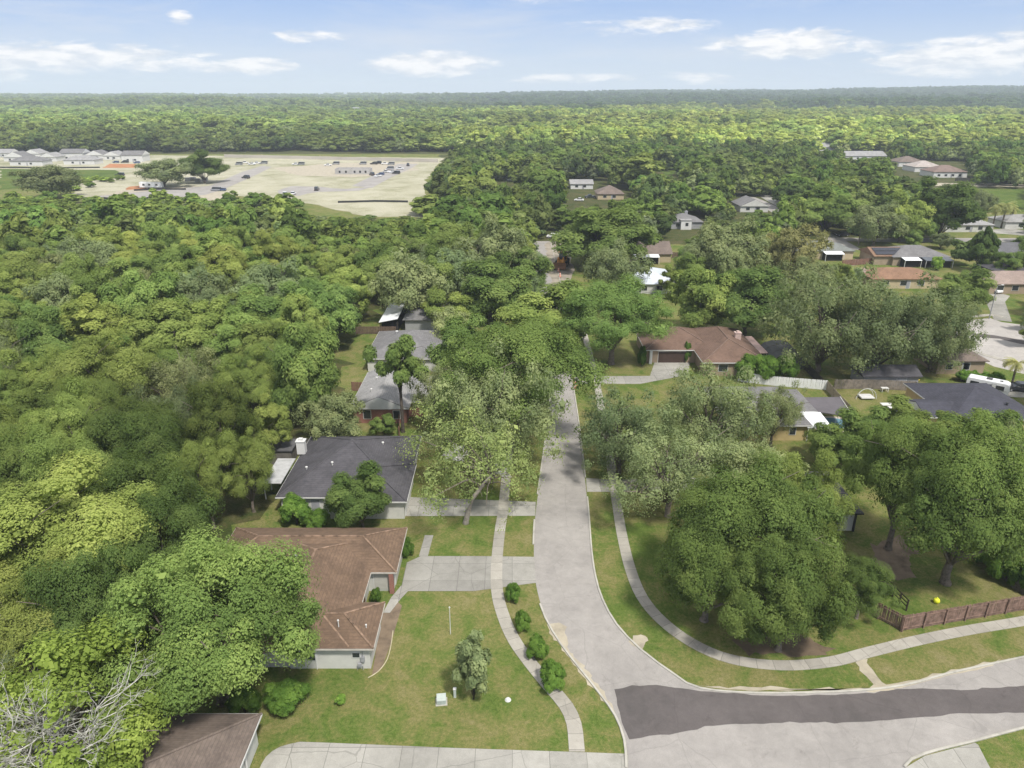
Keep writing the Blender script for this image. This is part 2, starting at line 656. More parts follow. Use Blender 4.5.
def sstep(v, a, b):
    m = N(wt, 'ShaderNodeMapRange', interpolation_type='SMOOTHSTEP')
    m.inputs[1].default_value, m.inputs[2].default_value = a, b
    wt.links.new(v, m.inputs[0])
    return m.outputs[0]


WHITE = 5.0
c_sky = sky.outputs[0]
# low down the clear air pales from blue to milky white over the horizon; thin veil higher up
lowsky = mixc(wt, (3.55, 4.10, 4.95), (1.85, 2.78, 4.80), sstep(el, R(0.2), R(8.0)))
c_sky = mixc(wt, c_sky, lowsky, math_(wt, 'MULTIPLY', band(-4, -2, 12, 30), 0.92))
veil = math_(wt, 'MULTIPLY', sstep(cloud_noise(3.2, 19.0, 3.1, 6, 0.62, 0.6), 0.42, 0.72), band(1.0, 3.0, 30, 60))
c_sky = mixc(wt, c_sky, (WHITE * 0.82, WHITE * 0.88, WHITE * 0.99), math_(wt, 'MULTIPLY', veil, 0.6))
# banks of small cumulus: (compass direction, height, half width, half height, weight) in degrees
BANKS = [(-29.5, 2.1, 10.5, 1.15, 1.0), (-35, 1.0, 4.0, 0.6, .9), (-18.0, 1.75, 4.6, 0.7, .95), (-5.8, 1.95, 6.0, 1.1, 1.0), (-22.3, 4.6, 1.1, 0.55, .8), (-14.5, 3.6, 3.5, 0.7, .55), (4.0, 1.0, 6.0, 0.5, .75), (13.5, 1.0, 4.0, 0.5, .7), (19.5, 3.1, 6.5, 1.2, 1.0), (28.5, 1.3, 4.5, 0.55, .85), (32.0, 2.2, 10.5, 1.45, 1.0), (9.5, 4.4, 6.0, 0.9, .5), (-33, 6.9, 9.0, 0.7, .6), (2.0, 6.6, 6.0, 0.8, .5), (36, 5.9, 4, .6, .5), (48, 2.5, 7, 1.0, 1), (-48, 2.6, 7, 1.1, 1), (62, 4, 8, 1.5, 1), (-63, 3.5, 8, 1.4, 1)]
best = None
for a_, e_, w_, h_, k_ in BANKS:
    dx = math_(wt, 'MULTIPLY', math_(wt, 'SUBTRACT', az, R(a_)), 1 / R(w_))
    dy = math_(wt, 'MULTIPLY', math_(wt, 'SUBTRACT', el, R(e_)), 1 / R(h_))
    d2 = math_(wt, 'ADD', math_(wt, 'MULTIPLY', dx, dx), math_(wt, 'MULTIPLY', dy, dy))
    v_ = math_(wt, 'MULTIPLY', math_(wt, 'SUBTRACT', 1.0, math_(wt, 'SQRT', d2)), k_)
    best = v_ if best is None else math_(wt, 'MAXIMUM', best, v_)
cn = cloud_noise(26.0, 95.0, 7.7, 7, 0.62, 0.35)
puff = sstep(math_(wt, 'ADD', math_(wt, 'MULTIPLY', best, 1.25), math_(wt, 'MULTIPLY', math_(wt, 'SUBTRACT', cn, 0.5), 2.0)), 0.10, 0.66)
puff = math_(wt, 'MULTIPLY', puff, sstep(best, -0.15, 0.2))
cshade = cloud_noise(30.0, 110.0, 2.7, 5, 0.6, 0.2)
c_cl = mixc(wt, (WHITE * 0.84, WHITE * 0.90, WHITE * 1.0), (WHITE * 1.22, WHITE * 1.20, WHITE * 1.20), sstep(cshade, 0.35, 0.62))
c_sky = mixc(wt, c_sky, c_cl, math_(wt, 'MULTIPLY', puff, 0.95))
# broken thin cloud over the rest of the sky: it is this that softens the daylight
over = math_(wt, 'MULTIPLY', sstep(cloud_noise(1.4, 2.6, 9.0, 5, 0.55, 0.2), 0.30, 0.62), band(9, 20, 91, 92))
c_sky = mixc(wt, c_sky, (8.9, 8.6, 8.1), math_(wt, 'MULTIPLY', over, 0.8))
wt.links.new(c_sky, bg.inputs[0])

sd = bpy.data.lights.new('sun', 'SUN')
sd.energy = 2.3
sd.angle = R(6)
sd.color = (1.0, 0.96, 0.89)
sun = link(bpy.data.objects.new('sun', sd))
to_sun = Vector((math.sin(SUN_AZ) * math.cos(SUN_EL), math.cos(SUN_AZ) * math.cos(SUN_EL), math.sin(SUN_EL)))
sun.rotation_euler = to_sun.to_track_quat('Z', 'Y').to_euler()
sun.location = to_sun * 300

scn.view_settings.view_transform = 'Standard'
scn.view_settings.look = 'None'
scn.view_settings.gamma = 1.0
scn.view_settings.exposure = 1.0
scn.view_settings.use_curve_mapping = False
cy = scn.cycles
cy.use_denoising = True
cy.max_bounces = 6
cy.diffuse_bounces = 3
cy.glossy_bounces = 2
cy.transmission_bounces = 3
cy.transparent_max_bounces = 6
cy.volume_bounces = 2
cy.caustics_reflective = False
cy.caustics_refractive = False
#PART2

# ------------------------------------------------------------------ foliage
ICO = None


def ico():
    global ICO
    if ICO is None:
        bm = bmesh.new()
        bmesh.ops.create_icosphere(bm, subdivisions=2, radius=1.0)
        bm.verts.ensure_lookup_table()
        ICO = (np.array([v.co[:] for v in bm.verts]), np.array([[v.index for v in f.verts] for f in bm.faces]))
        bm.free()
    return ICO


def mesh_np(name, V, F4, tint, F3=None, mat=None):
    me = bpy.data.meshes.new(name)
    nv = len(V)
    me.vertices.add(nv)
    me.vertices.foreach_set('co', V.astype(np.float32).ravel())
    f3 = F3 if F3 is not None else np.zeros((0, 3), int)
    loops = np.concatenate([F4.ravel(), f3.ravel()])
    me.loops.add(len(loops))
    me.loops.foreach_set('vertex_index', loops.astype(np.int32))
    st = np.concatenate([np.arange(len(F4)) * 4, len(F4) * 4 + np.arange(len(f3)) * 3])
    me.polygons.add(len(st))
    me.polygons.foreach_set('loop_start', st.astype(np.int32))
    at = me.attributes.new('tint', 'FLOAT', 'POINT')
    at.data.foreach_set('value', tint.astype(np.float32))
    me.update(calc_edges=True)
    me.validate()
    if mat:
        me.materials.append(mat)
    return me


def leaves_np(rs, C, Nrm, size, asp=0.62):
    """kite-shaped leaf sprays, one folded quad each"""
    n = len(C)
    nr = Nrm / (np.linalg.norm(Nrm, axis=1, keepdims=True) + 1e-9)
    h = rs.normal(size=(n, 3))
    a = np.cross(nr, h)
    a /= np.linalg.norm(a, axis=1, keepdims=True) + 1e-9
    b = np.cross(nr, a)
    s = (size * np.clip(rs.lognormal(-0.05, 0.34, n), 0.4, 1.9))[:, None]
    bend = (rs.uniform(-0.25, 0.1, n))[:, None] * s
    V = np.stack([C - a * s * 0.55, C - b * s * asp * 0.5 + nr * bend, C + a * s * 0.6, C + b * s * asp * 0.5 + nr * bend], 1).reshape(-1, 3)
    F = np.arange(4 * n).reshape(n, 4)
    return V, F


def crown_mesh(name, seed, mat, Rr, z0, z1, nb, per, leaf, br=(0.2, 0.34), flat=0.85, core=0.0, inner=0.22, clumps=17, low=-0.25, rad=(0.5, 0.86), droop=0.0, rough=0.2, spread=0.27):
    """crown of many leaf clumps; returns mesh and the clump centres (the limbs run to them)"""
    rs = np.random.RandomState(seed)
    hh = (z1 - z0)
    zc = z0 + hh * 0.42
    ph = rs.uniform(0, 6.28, 3)
    cs, rr = [], []
    tries = 0
    while len(cs) < nb and tries < 6000:
        tries += 1
        d = rs.normal(size=3)
        d /= np.linalg.norm(d)
        if d[2] < low:
            continue
        azm = math.atan2(d[1], d[0])
        k = 1 + rough * math.sin(2 * azm + ph[0]) * 0.6 + rough * math.sin(3 * azm + ph[1]) + rough * 0.6 * math.sin(5 * azm + ph[2])
        q = rs.uniform(*rad) * k
        b_ = rs.uniform(*br) * Rr
        p = np.array([d[0] * Rr * q, d[1] * Rr * q, zc + d[2] * (hh * 0.58 if d[2] > 0 else hh * 0.42) * q * 0.95])
        if cs and min(np.linalg.norm((p - c_) * (1, 1, 1.2)) for c_ in cs) < b_ * 0.62:
            continue
        cs.append(p)
        rr.append(b_)
    V, F, T, V3, F3, T3 = [], [], [], [], [], []
    off = off3 = 0
    iv, iff = ico()
    for c_, b_ in zip(cs, rr):
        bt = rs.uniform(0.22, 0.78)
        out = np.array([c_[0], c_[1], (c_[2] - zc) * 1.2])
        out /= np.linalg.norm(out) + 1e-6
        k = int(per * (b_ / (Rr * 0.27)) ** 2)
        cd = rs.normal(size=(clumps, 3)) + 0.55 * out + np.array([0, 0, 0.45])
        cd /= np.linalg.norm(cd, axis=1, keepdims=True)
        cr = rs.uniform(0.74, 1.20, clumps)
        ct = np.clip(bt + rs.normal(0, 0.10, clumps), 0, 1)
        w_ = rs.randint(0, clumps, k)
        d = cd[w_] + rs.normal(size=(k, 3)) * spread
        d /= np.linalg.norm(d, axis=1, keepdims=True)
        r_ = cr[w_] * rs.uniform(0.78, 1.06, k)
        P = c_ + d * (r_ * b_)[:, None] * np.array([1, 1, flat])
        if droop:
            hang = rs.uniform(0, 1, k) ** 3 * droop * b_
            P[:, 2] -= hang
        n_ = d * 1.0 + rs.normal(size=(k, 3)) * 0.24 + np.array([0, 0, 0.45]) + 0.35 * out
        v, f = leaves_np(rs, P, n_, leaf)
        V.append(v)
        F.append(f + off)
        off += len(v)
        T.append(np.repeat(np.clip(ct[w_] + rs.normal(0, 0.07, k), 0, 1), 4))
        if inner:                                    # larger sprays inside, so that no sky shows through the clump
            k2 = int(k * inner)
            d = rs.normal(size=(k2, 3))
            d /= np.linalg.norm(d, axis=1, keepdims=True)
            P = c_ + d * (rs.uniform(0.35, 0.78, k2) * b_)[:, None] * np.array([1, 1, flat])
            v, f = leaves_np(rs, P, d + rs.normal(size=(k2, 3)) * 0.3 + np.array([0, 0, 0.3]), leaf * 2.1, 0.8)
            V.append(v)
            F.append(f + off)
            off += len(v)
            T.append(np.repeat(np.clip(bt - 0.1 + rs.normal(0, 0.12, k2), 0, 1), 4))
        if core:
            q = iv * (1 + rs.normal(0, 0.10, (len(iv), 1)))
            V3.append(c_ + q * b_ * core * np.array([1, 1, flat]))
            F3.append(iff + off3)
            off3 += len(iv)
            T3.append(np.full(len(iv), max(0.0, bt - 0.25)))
    V = np.concatenate(V + V3)
    T = np.concatenate(T + T3)
    F = np.concatenate(F)
    f3 = np.concatenate(F3) + off if F3 else None
    return mesh_np(name, V, F, T, f3, mat), cs


def trunk_mesh(name, seed, mat, cs, z0, r0, lean=(0, 0), limbs=9, fork=0.75, twigs=2, base=(0, 0)):
    """tapered trunk that forks into limbs running to the leaf clumps"""
    rs = random.Random(seed)
    mb = MB()
    top = Vector((lean[0], lean[1], z0 * fork))
    b = Vector((base[0], base[1], -0.25))
    mid = b.lerp(top, 0.5) + Vector((rs.uniform(-.2, .2), rs.uniform(-.2, .2), 0))
    mb.tube([b, b + Vector((0, 0, 0.45)), b.lerp(mid, 0.5), mid, top], [r0 * 1.7, r0 * 1.15, r0, r0 * 0.92, r0 * 0.8], 9)
    order = sorted(range(len(cs)), key=lambda i: rs.random())
    for i in order[:limbs]:
        c = Vector(cs[i])
        st = b.lerp(top, rs.uniform(0.82, 1.0))
        m1 = st.lerp(c, 0.4) + Vector((rs.uniform(-.4, .4), rs.uniform(-.4, .4), abs(c.z - st.z) * 0.16))
        m2 = st.lerp(c, 0.72) + Vector((rs.uniform(-.3, .3), rs.uniform(-.3, .3), abs(c.z - st.z) * 0.1))
        q = r0 * rs.uniform(0.34, 0.55)
        mb.tube([st, m1, m2, c], [q, q * 0.75, q * 0.5, q * 0.16], 6)
        for _ in range(twigs):
            e = m2 + Vector((rs.gauss(0, 1), rs.gauss(0, 1), rs.uniform(0.2, 1.4))) * (c - m1).length * 0.42
            mb.tube([m1.lerp(m2, rs.random()), m2.lerp(e, 0.5) + Vector((0, 0, .1)), e], [q * 0.42, q * 0.28, q * 0.08], 5)
    return mb.mesh(name, mat, True)


PROTO = {}


def proto(kind, i, cm, tm, Rr, H):
    PROTO.setdefault(kind, []).append(dict(crown=cm, trunk=tm, R=Rr, H=H))


def make_proto(kind, i, seed, leafmat, barkmat, Rr, z0, z1, r0, limbs=9, twigs=2, lean=(0, 0), fork=0.75, **kw):
    cm, cs = crown_mesh('crown', seed, leafmat, Rr, z0, z1, **kw)
    tm = trunk_mesh('trunk', seed + 1, barkmat, cs, z0, r0, lean, limbs, fork, twigs)
    co = np.empty(len(cm.vertices) * 3, np.float32)
    cm.vertices.foreach_get('co', co)
    co = co.reshape(-1, 3)
    rad = np.percentile(np.hypot(co[:, 0], co[:, 1]), 97)
    proto(kind, i, cm, tm, float(rad), float(np.percentile(co[:, 2], 99.5)))


for i in range(4):
    make_proto('broad', i, 11 + 7 * i, LEAF['broad'], bark, 5.0, 1.4, 11.5, 0.26, nb=38, per=560, leaf=0.26, low=-0.8, br=(0.22, 0.40), rad=(0.45, 0.86))
for i in range(4):
    make_proto('wood', i, 111 + 7 * i, LEAF['wood'], bark, 4.6, 2.4, 14.0, 0.22, nb=40, per=520, leaf=0.245, br=(0.20, 0.38), rough=0.25, limbs=11, twigs=2, low=-0.75)
for i in range(3):
    make_proto('oak', i, 211 + 7 * i, LEAF['oak'], bark, 6.5, 1.8, 11.0, 0.34, nb=76, per=340, leaf=0.27, br=(0.15, 0.26), rough=0.22, limbs=14, twigs=2, low=-0.9, droop=0.8, rad=(0.35, 0.9), spread=0.34, inner=0.16)
make_proto('far', 0, 311, LEAF['wood'], bark, 5.0, 0.8, 13.0, 0.25, limbs=3, twigs=0, nb=26, per=70, leaf=0.95, br=(0.24, 0.42), clumps=7, low=-0.8, inner=0.3)
make_proto('far', 1, 318, LEAF['wood'], bark, 5.6, 0.8, 9.5, 0.25, limbs=3, twigs=0, nb=28, per=70, leaf=0.9, br=(0.22, 0.38), clumps=7, low=-0.8, inner=0.3, rough=0.3)
make_proto('far', 2, 325, LEAF['wood'], bark, 4.0, 0.8, 14.5, 0.25, limbs=3, twigs=0, nb=24, per=70, leaf=0.85, br=(0.24, 0.44), clumps=7, low=-0.8, inner=0.3, rough=0.25)
make_proto('far', 3, 332, LEAF['oak'], bark, 6.0, 0.8, 10.5, 0.25, limbs=3, twigs=0, nb=34, per=60, leaf=0.8, br=(0.16, 0.3), clumps=7, low=-0.8, inner=0.3, rough=0.3)
make_proto('far', 4, 339, LEAF['broad'], bark, 5.0, 0.8, 12.0, 0.25, limbs=3, twigs=0, nb=22, per=80, leaf=0.9, br=(0.28, 0.46), clumps=7, low=-0.8, inner=0.3, rough=0.25)
make_proto('broad_fine', 0, 411, LEAF['broad'], bark, 7.0, 1.6, 13.0, 0.40, nb=84, per=1400, leaf=0.132, br=(0.14, 0.31), limbs=16, twigs=2, rough=0.2, clumps=20, low=-0.75)
make_proto('broad_fine', 1, 418, LEAF['broad'], bark, 7.0, 3.6, 13.0, 0.40, nb=76, per=1400, leaf=0.132, br=(0.14, 0.31), limbs=16, twigs=2, rough=0.2, clumps=20, low=-0.5)
make_proto('broad_fine', 2, 425, LEAF['broad'], bark, 7.0, 2.6, 13.0, 0.40, nb=84, per=1400, leaf=0.132, br=(0.14, 0.30), limbs=16, twigs=2, rough=0.14, clumps=20, low=-0.65)
make_proto('oak_fine', 0, 511, LEAF['oak'], bark, 7.0, 2.6, 12.0, 0.36, nb=110, per=760, leaf=0.14, br=(0.11, 0.20), limbs=22, twigs=2, rough=0.22, low=-0.6, droop=1.2, rad=(0.35, 0.95), spread=0.34, inner=0.14)
make_proto('oak_fine', 1, 523, LEAF['oak'], bark, 7.0, 1.4, 10.5, 0.36, nb=110, per=800, leaf=0.14, br=(0.12, 0.22), limbs=18, twigs=2, rough=0.2, low=-0.95, droop=0.9, rad=(0.35, 0.92), spread=0.34, inner=0.16)
for i in range(3):
    make_proto('wood_fine', i, 611 + 9 * i, LEAF['wood'], bark, 6.0, 2.6, 14.0, 0.32, nb=70, per=1400, leaf=0.13, br=(0.15, 0.34), limbs=16, twigs=2, rough=0.25, clumps=20, low=-0.7)
make_proto('slender', 0, 711, LEAF['broad'], bark_d, 3.4, 5.6, 11.5, 0.26, nb=24, per=380, leaf=0.28, br=(0.2, 0.36), limbs=10, twigs=2, rough=0.4, low=-0.7, rad=(0.4, 1.0), fork=0.95)
make_proto('cone', 0, 721, LEAF['broad'], bark_d, 3.2, 1.0, 10.5, 0.2, nb=46, per=260, leaf=0.34, br=(0.2, 0.34), low=-0.9, rad=(0.3, 0.9))
_c = PROTO['cone'][0]['crown']                      # narrow the top so that it reads as a conical evergreen
for v_ in _c.vertices:
    k_ = max(0.16, 1.25 - v_.co.z / 10.5)
    v_.co.x *= k_
    v_.co.y *= k_
for i in range(3):
    make_proto('shrub', i, 811 + 5 * i, LEAF['shrub'], bark_d, 1.0, 0.05, 1.6, 0.06, nb=30, per=260, leaf=0.085, br=(0.26, 0.40), limbs=4, twigs=0, low=-0.6, rough=0.12)
make_proto('sapling', 0, 831, LEAF['oak'], bark_d, 1.5, 0.2, 5.6, 0.07, nb=42, per=120, leaf=0.20, br=(0.22, 0.4), limbs=14, twigs=1, low=-0.95, rough=0.15, rad=(0.2, 0.9), spread=0.6)


def rcol(lum=1.0, warm=0.0, var=0.20):
    v = lum * (1 + rnd.uniform(-var, var))
    h = warm + rnd.uniform(-0.4, 0.4) * var
    return (v * (1 + h), v, v * (1 - 0.4 * h), 1.0)


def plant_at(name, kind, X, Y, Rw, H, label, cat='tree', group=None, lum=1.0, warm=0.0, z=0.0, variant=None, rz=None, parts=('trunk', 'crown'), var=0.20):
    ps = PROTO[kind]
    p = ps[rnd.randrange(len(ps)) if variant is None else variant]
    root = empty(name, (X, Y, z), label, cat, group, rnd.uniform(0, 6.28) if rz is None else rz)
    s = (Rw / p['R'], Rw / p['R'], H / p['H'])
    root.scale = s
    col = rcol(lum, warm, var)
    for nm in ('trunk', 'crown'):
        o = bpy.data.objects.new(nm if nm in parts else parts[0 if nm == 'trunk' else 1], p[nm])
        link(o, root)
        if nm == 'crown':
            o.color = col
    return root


def tree_px(name, kind, bx, by, top, wpx, label, lum=1.0, warm=0.0, group=None, variant=None, cat='tree', z=0.0, rz=None, parts=('trunk', 'crown')):
    """trunk foot at photo pixel bx, by; crown top at row top; crown wpx pixels across"""
    X, Y = G(bx, by)
    H = max(2.0, height_for(X, Y, top) * 0.98) if parts[0] == 'trunk' else max(0.3, height_for(X, Y, top))
    zt = H * 0.62
    Rw = wpx * depth_of(X, Y, zt) / FPX / 2 * (1.10 if cat == 'tree' else 1.0)
    return plant_at(name, kind, X, Y, Rw, H, label, cat, group, lum, warm, z, variant, rz, parts, 0.06)
#PART3

# ------------------------------------------------------------------ land
def sst(v, a, b):
    u = min(1, max(0, (v - a) / (b - a)))
    return u * u * (3 - 2 * u)


def hill(x, y):
    r = x / max(50.0, y)
    return sst(y, 1500, 5000) * (16 + 46 * sst(r, -0.3, 0.8)) + 2.5 * sst(y, 900, 1600) * math.sin(x / 410.0 + 1.0) * math.sin(y / 530.0)


# one ground sheet out past the ridge; flat under the houses
_gx = [-5200 + 200 * i for i in range(53)]
_gy = [-300 + 150 * i for i in range(45)]
_me = bpy.data.meshes.new('ground')
_v = [(x, y, hill(x, y)) for y in _gy for x in _gx]
_nx = len(_gx)
_me.from_pydata(_v, [], [(j * _nx + i, j * _nx + i + 1, (j + 1) * _nx + i + 1, (j + 1) * _nx + i) for j in range(len(_gy) - 1) for i in range(_nx - 1)])
_me.materials.append(lawn)
tag(link(bpy.data.objects.new('ground', _me)), kind='structure')


def zsheet(name, px, z, mat, amp=0.0, step=2.0, seed=1, world=False):
    pts = list(px) if world else [G(*p) for p in px]
    if amp:
        pts = ragged(pts, amp, step, seed)
    return poly_sheet(name, pts, z, mat)


# woodland floor west of the houses, and all the country beyond
zsheet('forest_floor', [(-31, 30), (-31, 118), (-34, 150), (-30, 175), (-12, 185), (-14, 250), (-30, 296), (-330, 296), (-330, 30)], 0.02, litter, 1.2, 2.5, 3, True)
zsheet('far_forest_floor', [(-5200, 640), (5200, 640), (5200, 890), (-5200, 890)], 0.02, litter, 0, 0, 3, True)
zsheet('neighbourhood_floor', [(-12, 250), (95, 240), (420, 460), (420, 636), (-60, 636), (-30, 300)], 0.006, litter, 1.5, 9, 4, True)
# the cleared building site with its grading
zsheet('building_site', [(-30, 304), (-40, 345), (-50, 420), (-53, 500), (-55, 602), (-420, 640), (-430, 470), (-300, 455), (-262, 430), (-215, 366), (-140, 372), (-95, 345), (-60, 306)], 0.04, sitegr, 1.2, 8, 5, True)
zsheet('grass_strip', [(0, 169), (118, 170), (120, 178), (60, 184), (0, 190)], 0.06, meadow, 1.0, 8, 9)
zsheet('graded_pad', [(100, 196), (135, 188), (190, 186), (215, 190), (235, 199), (205, 201)], 0.06, sand, 0.8, 5, 6)
zsheet('graded_lot', [(270, 168), (345, 163), (420, 162), (415, 170), (380, 176), (338, 177), (300, 176)], 0.06, sand, 2.0, 6, 7)
zsheet('clay_berm', [(108, 164), (137, 164), (135, 168), (103, 168)], 0.07, claym, 0.6, 5, 8)
zsheet('clay_bank', [(128, 187), (148, 185), (146, 189), (126, 190)], 0.08, claym, 0.5, 4, 8)
ribbon('site_road', [G(90, 197), G(160, 190), G(210, 186), G(242, 172), G(262, 166)], [G(160, 199), G(205, 195), G(225, 189), G(256, 175), G(272, 167)], 0.09, road)
ribbon('site_street', [G(352, 186), G(372, 176), G(392, 168), G(398, 164)], [G(372, 188), G(390, 178), G(412, 168), G(418, 164)], 0.09, road)
zsheet('site_roundabout', [(278, 190), (292, 186), (322, 187), (345, 189), (372, 187), (360, 191), (318, 192), (300, 196), (280, 196)], 0.08, road, 0.4, 6, 2)
# meadow and lane far to the east
zsheet('meadow', [(930, 188), (1060, 190), (1060, 212), (960, 212), (925, 205)], 0.05, meadow, 0.5, 8, 3)
zsheet('far_lane', [(935, 183), (1070, 185), (1070, 188), (935, 186)], 0.06, sand)
zsheet('clearing_lawn', [(655, 168), (672, 160), (676, 172), (668, 176)], 0.05, meadow, 0.5, 5, 3)

# ---- the street: edges surveyed from the photograph
E_L = [(7.0, 252), (7.0, 205), (6.9, 160)] + [(7.1, 128), (6.3, 110)] + [G(x, y) for x, y in ((547, 430), (540, 480), (535, 520), (534, 560), (537, 590), (546, 618), (562, 645), (583, 672), (602, 696), (616, 716), (625, 740), (627, 768), (627, 830))]
E_R = [(13.3, 252), (13.2, 205), (12.6, 160)] + [(11.2, 128)] + [G(x, y) for x, y in ((573, 386), (578, 420), (584, 470), (588, 510), (591, 550), (595, 577), (602, 600), (616, 625), (640, 650), (675, 676), (700, 689), (760, 694), (850, 692), (905, 686), (950, 674), (1024, 658), (1110, 640))]
EL, ER = smooth_line(E_L, 1.5), smooth_line(E_R, 1.5)
iL = min(range(len(EL)), key=lambda i: abs(EL[i][1] - 49.0))
iR = min(range(len(ER)), key=lambda i: (Vector(ER[i]) - Vector(G(700, 689))).length)
ribbon('street', EL[:iL + 1], ER[:iR + 1], 0.012, road, n=260)
# the crossing street in the foreground
S_BOT = smooth_line([G(x, y) for x, y in ((900, 800), (905, 768), (925, 755), (975, 742), (1024, 729), (1110, 708))], 1.0)
cross = EL[iL:] + [(8.9, 33), (G(900, 800)[0], 33)] + S_BOT + ER[iR:][::-1]
poly_sheet('cross_street', cross, 0.010, road)
zsheet('asphalt_patch', [(614, 690), (632, 686), (656, 685), (700, 691), (760, 696), (850, 694.5), (905, 689), (960, 690), (1024, 686), (1100, 684), (1100, 712), (1024, 713), (950, 714), (898, 720), (860, 722), (800, 723), (735, 724), (705, 727), (680, 733), (650, 736), (630, 739), (622, 722)], 0.022, dark_asph, 0.05, 0.7, 21)
kprof = [(-0.02, 0.0), (-0.02, 0.11), (0.05, 0.13), (0.16, 0.12), (0.16, 0.0)]
# kerb to the west of the street, broken by the driveways
def kerb_run(line, sel, flip=False, name='kerb'):
    run = []
    runs = []
    for p in line:
        if sel(p):
            run.append(p)
        elif len(run) > 2:
            runs.append(run)
            run = []
        else:
            run = []
    if len(run) > 2:
        runs.append(run)
    for r_ in runs:
        sweep(name, r_[::-1] if flip else r_, kprof, kerbm, closed_prof=True)


DRIVE_L = [(60.8, 68.3), (76.0, 79.6), (98, 102), (131, 135)]
DRIVE_R = [(80.5, 84.6), (118.5, 122.5), (152, 156)]
kerb_run(EL, lambda p: 39 < p[1] < 330 and not any(a < p[1] < b for a, b in DRIVE_L), True)
kerb_run(ER, lambda p: p[1] < 330 and p[0] < 60 and not any(a < p[1] < b and p[0] < 20 for a, b in DRIVE_R), False)
kerb_run(S_BOT, lambda p: p[1] > 40, False)

# sandy, worn edges along the street
zsheet('sand_edge', [(547, 625), (558, 623), (565, 626), (566, 636), (568, 648), (585, 668), (600, 688), (614, 708), (620, 724), (612, 712), (598, 694), (578, 670), (562, 650), (549, 634)], 0.016, sand, 0.13, 0.4, 4)
zsheet('sand_path', [(854, 661), (866, 659), (877, 676), (890, 688), (900, 691), (866, 692), (872, 684), (862, 672)], 0.014, sand, 0.10, 0.5, 6)
zsheet('sand_edge', [(633, 638), (640, 635), (648, 637), (650, 641), (645, 644), (641, 650), (636, 647), (629, 644)], 0.018, sand, 0.13, 0.35, 8)
zsheet('sand_edge', [(690, 686), (740, 690), (830, 691), (900, 688), (940, 678), (1000, 664), (1000, 659), (945, 673), (900, 683), (860, 690), (740, 687)], 0.018, sand, 0.10, 0.8, 9)
zsheet('bare_soil', [(735, 640), (770, 634), (800, 636), (832, 650), (815, 657), (780, 656), (740, 650)], 0.012, simple('bare_soil', (0.13, 0.095, 0.062), 0.95, 0.25, 0.8), 0.25, 0.7, 12)
zsheet('bare_soil', [(872, 545), (905, 535), (915, 550), (912, 575), (895, 582), (872, 575)], 0.012, simple('dry_soil', (0.18, 0.135, 0.093), 0.95, 0.25, 0.8), 0.3, 0.7, 13)

# pavements (sidewalks), slab by slab
SW_L = smooth_line([(-2.0 + 0.5, 130), (-0.3, 105)] + [G(x, y) for x, y in ((504, 500), (500, 530), (497, 560), (497, 590), (503, 615), (514, 640), (531, 664), (551, 688), (566, 706), (574, 724), (577, 752))], 0.8)
sweep('sidewalk', SW_L, [(-0.62, 0.0), (-0.62, 0.05), (0.62, 0.05), (0.62, 0.0)], conc_walk)
SW_R = smooth_line([(15.6, 150)] + [G(x, y) for x, y in ((596, 380), (603, 420), (610, 460), (617, 505), (622, 535), (630, 568), (642, 597), (662, 621), (692, 643), (730, 659), (780, 665.5), (830, 662), (870, 652), (920, 640), (970, 630), (1024, 621), (1100, 606))], 0.8)
sweep('sidewalk', SW_R, [(-0.60, 0.0), (-0.60, 0.05), (0.60, 0.05), (0.60, 0.0)], conc_walk)

# driveways
poly_sheet('driveway', [(-11.6, 61.3), (-4, 61.3), G(536, 583), G(534, 557), (-4, 67.4), (-10.2, 67.4), (-11.6, 66.2)], 0.03, conc_drive)
poly_sheet('driveway', [(-15, 75.6), G(535, 516), G(536, 502), (-15, 80.2), (-17, 82)], 0.03, conc_drive)
poly_sheet('driveway', smooth_line([G(258, 772), G(266, 757), G(280, 747), G(300, 742)], 1) + [G(330, 743), G(450, 748), G(570, 752), G(628, 754), G(628, 800), G(258, 800)], 0.028, conc_drive)
poly_sheet('driveway', [G(574, 376.5), G(650, 376), G(655, 361), G(690, 361), G(688, 375), G(640, 384), G(575, 384)], 0.03, conc_drive)
poly_sheet('driveway', [G(586, 478), G(612, 480), G(700, 478), G(700, 490), G(612, 492), G(587, 492)], 0.03, conc_drive)
poly_sheet('driveway', [G(905, 768), G(925, 756), G(975, 743), G(978, 745), G(990, 768), G(1000, 790), G(900, 790)], 0.03, conc_drive)
poly_sheet('front_path', [G(413, 586), G(401, 586), G(391, 598), G(383, 613), G(390, 613), G(400, 600)], 0.04, conc_drive)
poly_sheet('front_path', [(-10.4, 67.4), (-9.4, 67.4), (-9.2, 71.5), (-10.2, 71.5)], 0.034, conc_drive)
poly_sheet('bare_strip', [G(383, 613), G(396, 600), G(402, 606), G(392, 640), G(382, 668), G(372, 676), G(376, 650)], 0.02, simple('dry_soil', (0.18, 0.135, 0.093)))

